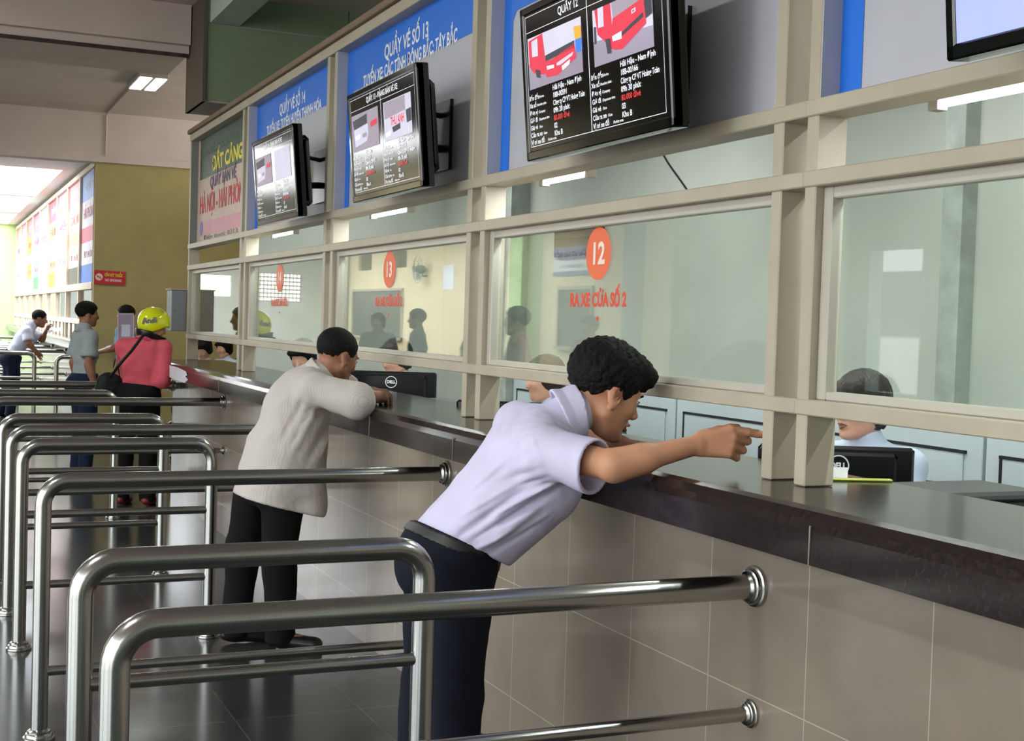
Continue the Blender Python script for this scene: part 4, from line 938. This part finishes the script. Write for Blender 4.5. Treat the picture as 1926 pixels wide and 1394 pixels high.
# -- 1. man in white leaning over the counter and pointing
J=dict(pel=(1.395,3.52,.875),chest=(1.585,3.45,1.115),neckb=(1.70,3.41,1.245),head=(1.805,3.39,1.316),
 sR=(1.57,3.265,1.158),sL=(1.63,3.60,1.205),eR=(1.668,3.065,1.140),wR=(1.893,3.025,1.197),eL=(1.80,3.66,1.168),wL=(1.92,3.50,1.155),
 hR=(1.39,3.44,.835),hL=(1.39,3.60,.835),kR=(1.385,3.42,.46),kL=(1.37,3.62,.46),aR=(1.37,3.42,.085),aL=(1.34,3.63,.085))
fr=nrm((.62,-.06,-.52))
folds=[((1.52,3.3,1.05),(1.32,3.3,.92),.008,.009),((1.58,3.3,1.01),(1.38,3.3,.89),-.007,.010),((1.63,3.3,1.06),(1.44,3.3,.95),.008,.010),((1.66,3.3,1.09),(1.47,3.3,1.01),-.006,.011),
 ((1.57,3.3,.96),(1.42,3.3,.87),.007,.009),((1.45,3.3,1.10),(1.29,3.3,.99),.005,.013),((1.58,3.3,1.20),(1.50,3.3,1.13),.005,.009),((1.46,3.3,1.20),(1.52,3.3,1.27),.004,.012),
 ((1.50,3.3,.94),(1.33,3.3,.86),-.006,.008),((1.60,3.3,1.13),(1.40,3.3,1.05),.004,.010)]
for (x0,z0,x1,z1,a,w_) in ((1.57,1.035,1.36,.905,.006,.005),(1.62,1.075,1.42,.975,-.006,.006),(1.54,.975,1.40,.885,-.006,.006),(1.66,1.12,1.50,1.06,.005,.006),(1.60,.985,1.47,.905,-.005,.006),(1.47,1.14,1.33,1.02,-.004,.007),
   (1.53,1.21,1.57,1.12,-.005,.007),(1.60,1.17,1.66,1.09,.004,.006),(1.50,1.07,1.31,.965,-.005,.007),(1.44,.985,1.31,.905,.005,.006)): folds.append(((x0,3.3,z0),(x1,3.3,z1),a,w_))
person('man in a white short sleeved shirt leaning over the counter, pointing through the nearest window',J,dict(h=.0043,s=1.0,head_s=1.08,front=fr,hf=(.93,.0,-.40),hu=(.38,.0,.92),
 skin=SK,hair='thick',hamp=.0045,shirt=cloth('shirt_lilac',(198,192,216),.85,.25),trousers=cloth('trouser_navy',(22,24,34),.95,.2),collar=True,sleeve=.72,slr=.074,sloff=.018,belt=True,butt=.02,
 waist=(1.405,3.51,.885),waistn=(.42,0,.90),hem=(1.405,3.51,.875),hemn=(.42,0,.90),folds=folds,wr=.0035,fat=1.0,lr=.95,footR=(1,0,0),footL=(1,.1,0),
 xshirt=[((1.615,3.42,1.05),(1.49,3.47,.92),.145,.14,fr,.85)],
 hands=dict(R=dict(s=1.1,fr=1.17,dir=(.86,-.44,.12),nb=(-.47,-.86,.10),curl=[(10,6,4),(38,80,50),(44,80,50),(48,80,50)],spread=(-14,-17,-24,-31),thumb=(10,10,20)),L=dict(dir=(.6,-.75,-.05),nb=(0,0,1)))))
# -- 2. man in the striped shirt leaning with folded arms
J=dict(pel=(1.42,5.80,.87),chest=(1.54,5.79,1.10),neckb=(1.61,5.77,1.235),head=(1.70,5.76,1.335),
 sR=(1.56,5.60,1.20),sL=(1.58,5.95,1.20),eR=(1.675,5.50,1.165),wR=(1.88,5.66,1.16),eL=(1.79,6.03,1.168),wL=(1.90,5.84,1.17),
 hR=(1.47,5.71,.83),hL=(1.40,5.89,.83),kR=(1.46,5.76,.46),kL=(1.35,5.98,.46),aR=(1.50,5.85,.085),aL=(1.33,6.02,.085))
fr=nrm((.78,-.05,-.42))
person('man in a pale striped shirt resting his folded arms on the counter',J,dict(h=.0075,front=fr,hf=(.87,.35,-.36),hu=(.36,.1,.93),skin=SK2,hair='cropped',hamp=.002,
 shirt=stripemat('shirt_striped',(190,182,174),(180,171,165),38,1),trousers=cloth('trouser_black',(18,17,18),.95,.2),collar=True,sleeve=1.12,slr=.078,fat=1.06,wr=.006,
 hem=(1.42,5.78,.675),hemn=(.25,0,.97),lowpt=(1.405,5.79,.58),rlow=.175,flat=.86,rb=.10,butt=0,tpel=(1.44,5.8,.85),waist=(1.42,5.79,.77),waistn=(.1,0,.99),footR=(.9,-.4,0),footL=(1,-.1,0),xshirt=[((1.52,5.76,1.02),(1.56,5.72,.66),.13,.10),((1.44,5.87,.90),(1.405,5.88,.60),.12,.15)],
 folds=[((1.52,5.6,1.17),(1.40,5.6,.95),.007,.014),((1.58,5.6,1.13),(1.46,5.6,.9),-.008,.014),((1.64,5.6,1.10),(1.52,5.6,.85),.008,.014)],
 hands=dict(R=dict(dir=(.2,.95,0),nb=(0,0,1)),L=dict(dir=(.2,-.95,.1),nb=(0,0,1)))))
# -- 3. person in the yellow helmet
J,f,hf=stand(1.53,10.58,math.radians(62),1.60,turn=-.3)
J['chest']+=A3(.03,.02,-.02);J['neckb']+=A3(.06,.03,-.045);J['head']+=A3(.11,.03,-.075);J['sR']+=A3(.04,.02,-.04);J['sL']+=A3(.04,.02,-.04)
J['eR']=A3(1.70,10.50,1.03);J['wR']=A3(1.70,10.66,.90);J['eL']=A3(1.50,10.86,1.02);J['wL']=A3(1.60,11.0,.95)
p3,c,R,_=person('person in a coral red shirt and yellow helmet standing by the counter end',J,dict(h=.010,front=f,hf=(.93,.15,-.26),hu=(.25,.0,.97),skin=SK,hair='short',shirt=cloth('shirt_coral',(196,82,94),.9,.3),
 trousers=MATS['trouser_black'],sleeve=1.25,slr=.07,collar=True,hem=tuple(J['pel']+A3(0,0,-.09)),hemn=(.05,0,1),lowpt=tuple(J['pel']+A3(0,0,-.2)),rlow=.165,fat=.92,s=.93,wr=.006,shoes=mat('sandal_red',(120,36,32),.5)))
ht=thing('helmet','yellow open motorcycle helmet with black chin guard on the coral shirted person','helmet',tuple(c)); 
def helm(P):
    q=(P-c)@R.T; d=ell(q,(-.01,0,.035),np.eye(3),(.128,.118,.122)); d=np.maximum(d,-ell(q,(-.01,0,.02),np.eye(3),(.110,.098,.105)))
    hl=np.interp(q[:,0],[-.15,-.03,.06,.16],[-.055,-.045,.02,.03]); return np.maximum(d,(hl-q[:,2])*.8)
rmesh('shell',helm,c-.2,c+.2,.007,mat('helmet_yellow',(214,216,22),.12,var=.02,coat=.6),ht,'glossy yellow shell')
def lin(P):
    q=(P-c)@R.T; d=ell(q,(-.005,0,-.02),np.eye(3),(.132,.112,.14)); d=np.maximum(d,-ell(q,(.0,0,-.02),np.eye(3),(.10,.088,.16)))
    return np.maximum(np.maximum(d,(q[:,2]-np.interp(q[:,0],[-.15,-.03,.06,.16],[-.05,-.04,-.055,-.06]))),-.15-q[:,2])
rmesh('chin_guard',lin,c-.2,c+.2,.008,'black_plastic' if False else MATS['black_plastic'],ht,'black padded lower edge')
hv=nrm(-fw); hx=nrm(np.cross((0,0,1),hv)); HM=Matrix.Translation(tuple(c+A3(0,0,.045)+hv*.128))@Matrix(((hx[0],0,hv[0],0),(hx[1],0,hv[1],0),(0,1,0,0),(0,0,0,1)))
text('lettering','Andi',.06,HM@Matrix.Rotation(.12,4,'Z'),MATS['black_plastic'],ht,bold=.002,th=.002)
bt=thing('shoulder_bag','black shoulder bag hanging at the left hip of the helmeted person','bag',(1.32,10.62,.88))
def bag(P): return smin(ell(P,A3(1.32,10.62,.95),np.eye(3),(.10,.06,.085)),rc(P,A3(1.25,10.6,.88),A3(1.39,10.62,.89),.045,.045),.04)+.004*noise(P,40,2)
rmesh('body',bag,A3(1.14,10.48,.78),A3(1.50,10.76,1.10),.009,cloth('bag_black',(20,20,22),.6,.4),bt)
obj('strap',tube([(1.32,10.56,1.0),(1.37,10.45,1.1),(1.46,10.40,1.22),(1.54,10.43,1.33),(1.62,10.52,1.345)],.012,8),'bag_black',bt)
# -- 4. man in grey
J,f,hf=stand(1.335,12.5,math.radians(12),1.60,turn=-.1)
person('young man in a grey short sleeved polo shirt standing in the passage',J,dict(h=.011,front=f,hf=(.93,.1,-.05),hu=(0,0,1),skin=SK2,hair='short',shirt=cloth('shirt_grey',(160,168,168),.95,.3),
 trousers=cloth('jeans_blue',(28,38,60),.9,.3),sleeve=.75,slr=.085,hem=tuple(J['pel']+A3(0,0,-.03)),hemn=(0,0,1),fat=.9,s=.93,lowpt=tuple(J['pel']+A3(0,0,-.15)),wr=.006,collar=True))
# -- 5. blue shirted person behind the notice
J,f,hf=stand(2.28,16.8,math.radians(150),1.59)
J['eR']=A3(2.12,16.72,1.06);J['wR']=A3(1.98,17.0,1.0)
person('person in a light blue shirt behind the tall clear notice, hand on the pale railing',J,dict(h=.013,front=f,hf=f,hu=(0,0,1),skin=SK2,hair='short',shirt=cloth('shirt_sky',(128,168,196),.9,.3),trousers=MATS['trouser_black'],sleeve=.7,slr=.08,wr=.004))
# -- 6. man leaning far away
J=dict(pel=(1.12,19.45,.86),chest=(1.27,19.45,1.10),neckb=(1.35,19.45,1.25),head=(1.47,19.45,1.37),sR=(1.30,19.28,1.19),sL=(1.32,19.62,1.2),eR=(1.32,19.2,1.03),wR=(1.40,19.2,.94),eL=(1.52,19.62,1.08),wL=(1.56,19.5,1.20),
 hR=(1.12,19.37,.82),hL=(1.12,19.53,.82),kR=(1.15,19.36,.45),kL=(1.08,19.56,.45),aR=(1.10,19.36,.085),aL=(1.0,19.56,.085))
person('man in a white shirt leaning on a far railing in the bright hall holding papers',J,dict(h=.013,front=(.8,0,-.5),hf=(.97,-.05,-.22),hu=(.22,0,.97),skin=SK2,hair='cropped',shirt=cloth('shirt_white',(214,220,240),.85,.2),
 trousers=MATS['jeans_blue'],sleeve=.8,slr=.08,wr=.005,collar=True,hem=(1.13,19.45,.83),hemn=(.4,0,.9)))
tag(obj('paper_sheet',poly([(-.09,-.06),(.1,-.05),(.09,.07),(-.08,.06)],PM((1.66,19.42,1.22),(1,-.1,.1),(.2,.9,.4)),.002),MATS['white_letter']),'white papers held by the far leaning man','paper')
# -- clerks behind the counter
def clerk(x,y,ang,hz,label,hairs='bob',hm='hair_brown',turn=0,pitch=-.1,h=.011,sh='shirt_clerk',roll=0,group=None,**kw):
    f=A3(math.cos(ang),math.sin(ang),0); l=A3(-f[1],f[0],0); hf_=A3(math.cos(ang+turn),math.sin(ang+turn),pitch); b=A3(x,y,hz)
    P=lambda a,bb,c_: b+f*a+l*bb+A3(0,0,c_)
    J=dict(head=P(0,0,0),neckb=P(-.05,0,-.145),chest=P(-.06,0,-.33),pel=P(-.07,0,-.60),sR=P(-.06,-.155,-.20),sL=P(-.06,.155,-.20),eR=P(.05,-.19,-.42),eL=P(.05,.19,-.42),wR=P(.24,-.11,-.44),wL=P(.24,.11,-.44),
        hR=P(-.06,-.09,-.62),hL=P(-.06,.09,-.62),kR=P(.33,-.1,-.62),kL=P(.33,.1,-.62),aR=P(.30,-.1,-1.10),aL=P(.30,.1,-1.10))
    dz=J['aR'][2]-.085
    for k in ('aR','aL'): J[k][2]=.085
    return person(label,J,dict(h=h,front=f,hf=hf_,hu=(roll*l[0]-pitch*f[0],roll*l[1]-pitch*f[1],1),skin=SK3,hair=hairs,hairm=MATS[hm],hamp=.003,shirt=cloth(sh,(206,220,240),.85,.2),trousers=MATS['trouser_navy'],sleeve=.9,slr=.07,wr=.003,head_s=1.02,s=.95,**kw),group)
clerk(2.99,3.72,math.radians(204),1.258,'woman with brown hair speaking behind the nearest monitor',turn=-.25,pitch=-.12,h=.007,mouth=.012)
clerk(2.93,6.17,math.radians(185),1.225,'seated clerk in pale blue behind the shoulder of the man in white',turn=.0,pitch=-.15)
clerk(2.75,8.0,math.radians(200),1.265,'seated clerk whose face shows just above the monitor by the striped shirt',pitch=-.3)
clerk(2.47,9.22,math.radians(230),1.225,'dark haired clerk partly hidden behind the head of the man in the striped shirt',hm='hair_black',pitch=-.5)
clerk(2.70,14.1,math.radians(235),1.14,'dark haired clerk with lowered head seen through the farthest opening',hm='hair_black',pitch=-.6)
clerk(3.40,16.4,math.radians(215),1.09,'clerk with pale face seen through the farthest opening beside another',hm='hair_black',pitch=-.2)
office_chair(3.07,3.75,math.radians(204),'dark office chair of the woman at the nearest window')
office_chair(3.18,3.05,math.radians(150),'empty dark office chair right of the nearest monitor')
office_chair(3.0,6.18,math.radians(185),'office chair of the clerk behind the man in white')
office_chair(2.84,8.03,math.radians(200),'office chair of the clerk by the far monitor')
office_chair(2.55,9.3,math.radians(230),'office chair of the clerk behind the striped shirt')
office_chair(2.78,14.2,math.radians(235),'dark chair in the passage seen through the farthest opening')
office_chair(3.48,16.45,math.radians(215),'second dark chair in the passage beyond the farthest opening')
# -- people waiting in the open hall, seen mirrored in the windows
def waiting(x,y,ang,H,label,col,hairs='short',turn=0):
    J,f,hf=stand(x,y,ang,H,turn=turn)
    person(label,J,dict(h=.014,front=f,hf=hf,hu=(0,0,1),skin=SK2,hair=hairs,shirt=cloth('shirt_%d_%d_%d'%col,col,.9,.3),trousers=MATS['trouser_black'],sleeve=.7,slr=.08,wr=.005),'people waiting in the open hall')
waiting(-.42,10.05,math.radians(20),1.66,'man in a pinkish shirt mirrored at the left of window 12',(190,150,140))
waiting(-1.36,15.1,math.radians(30),1.66,'man in a blue grey shirt mirrored below the wall fan',(96,118,130))
waiting(-1.25,16.3,math.radians(-60),1.60,'woman with long dark hair mirrored in window 13',(120,120,124),'bob')
waiting(-2.2,12.2,math.radians(-20),1.62,'person in a red shirt mirrored in the far windows',(180,60,60))
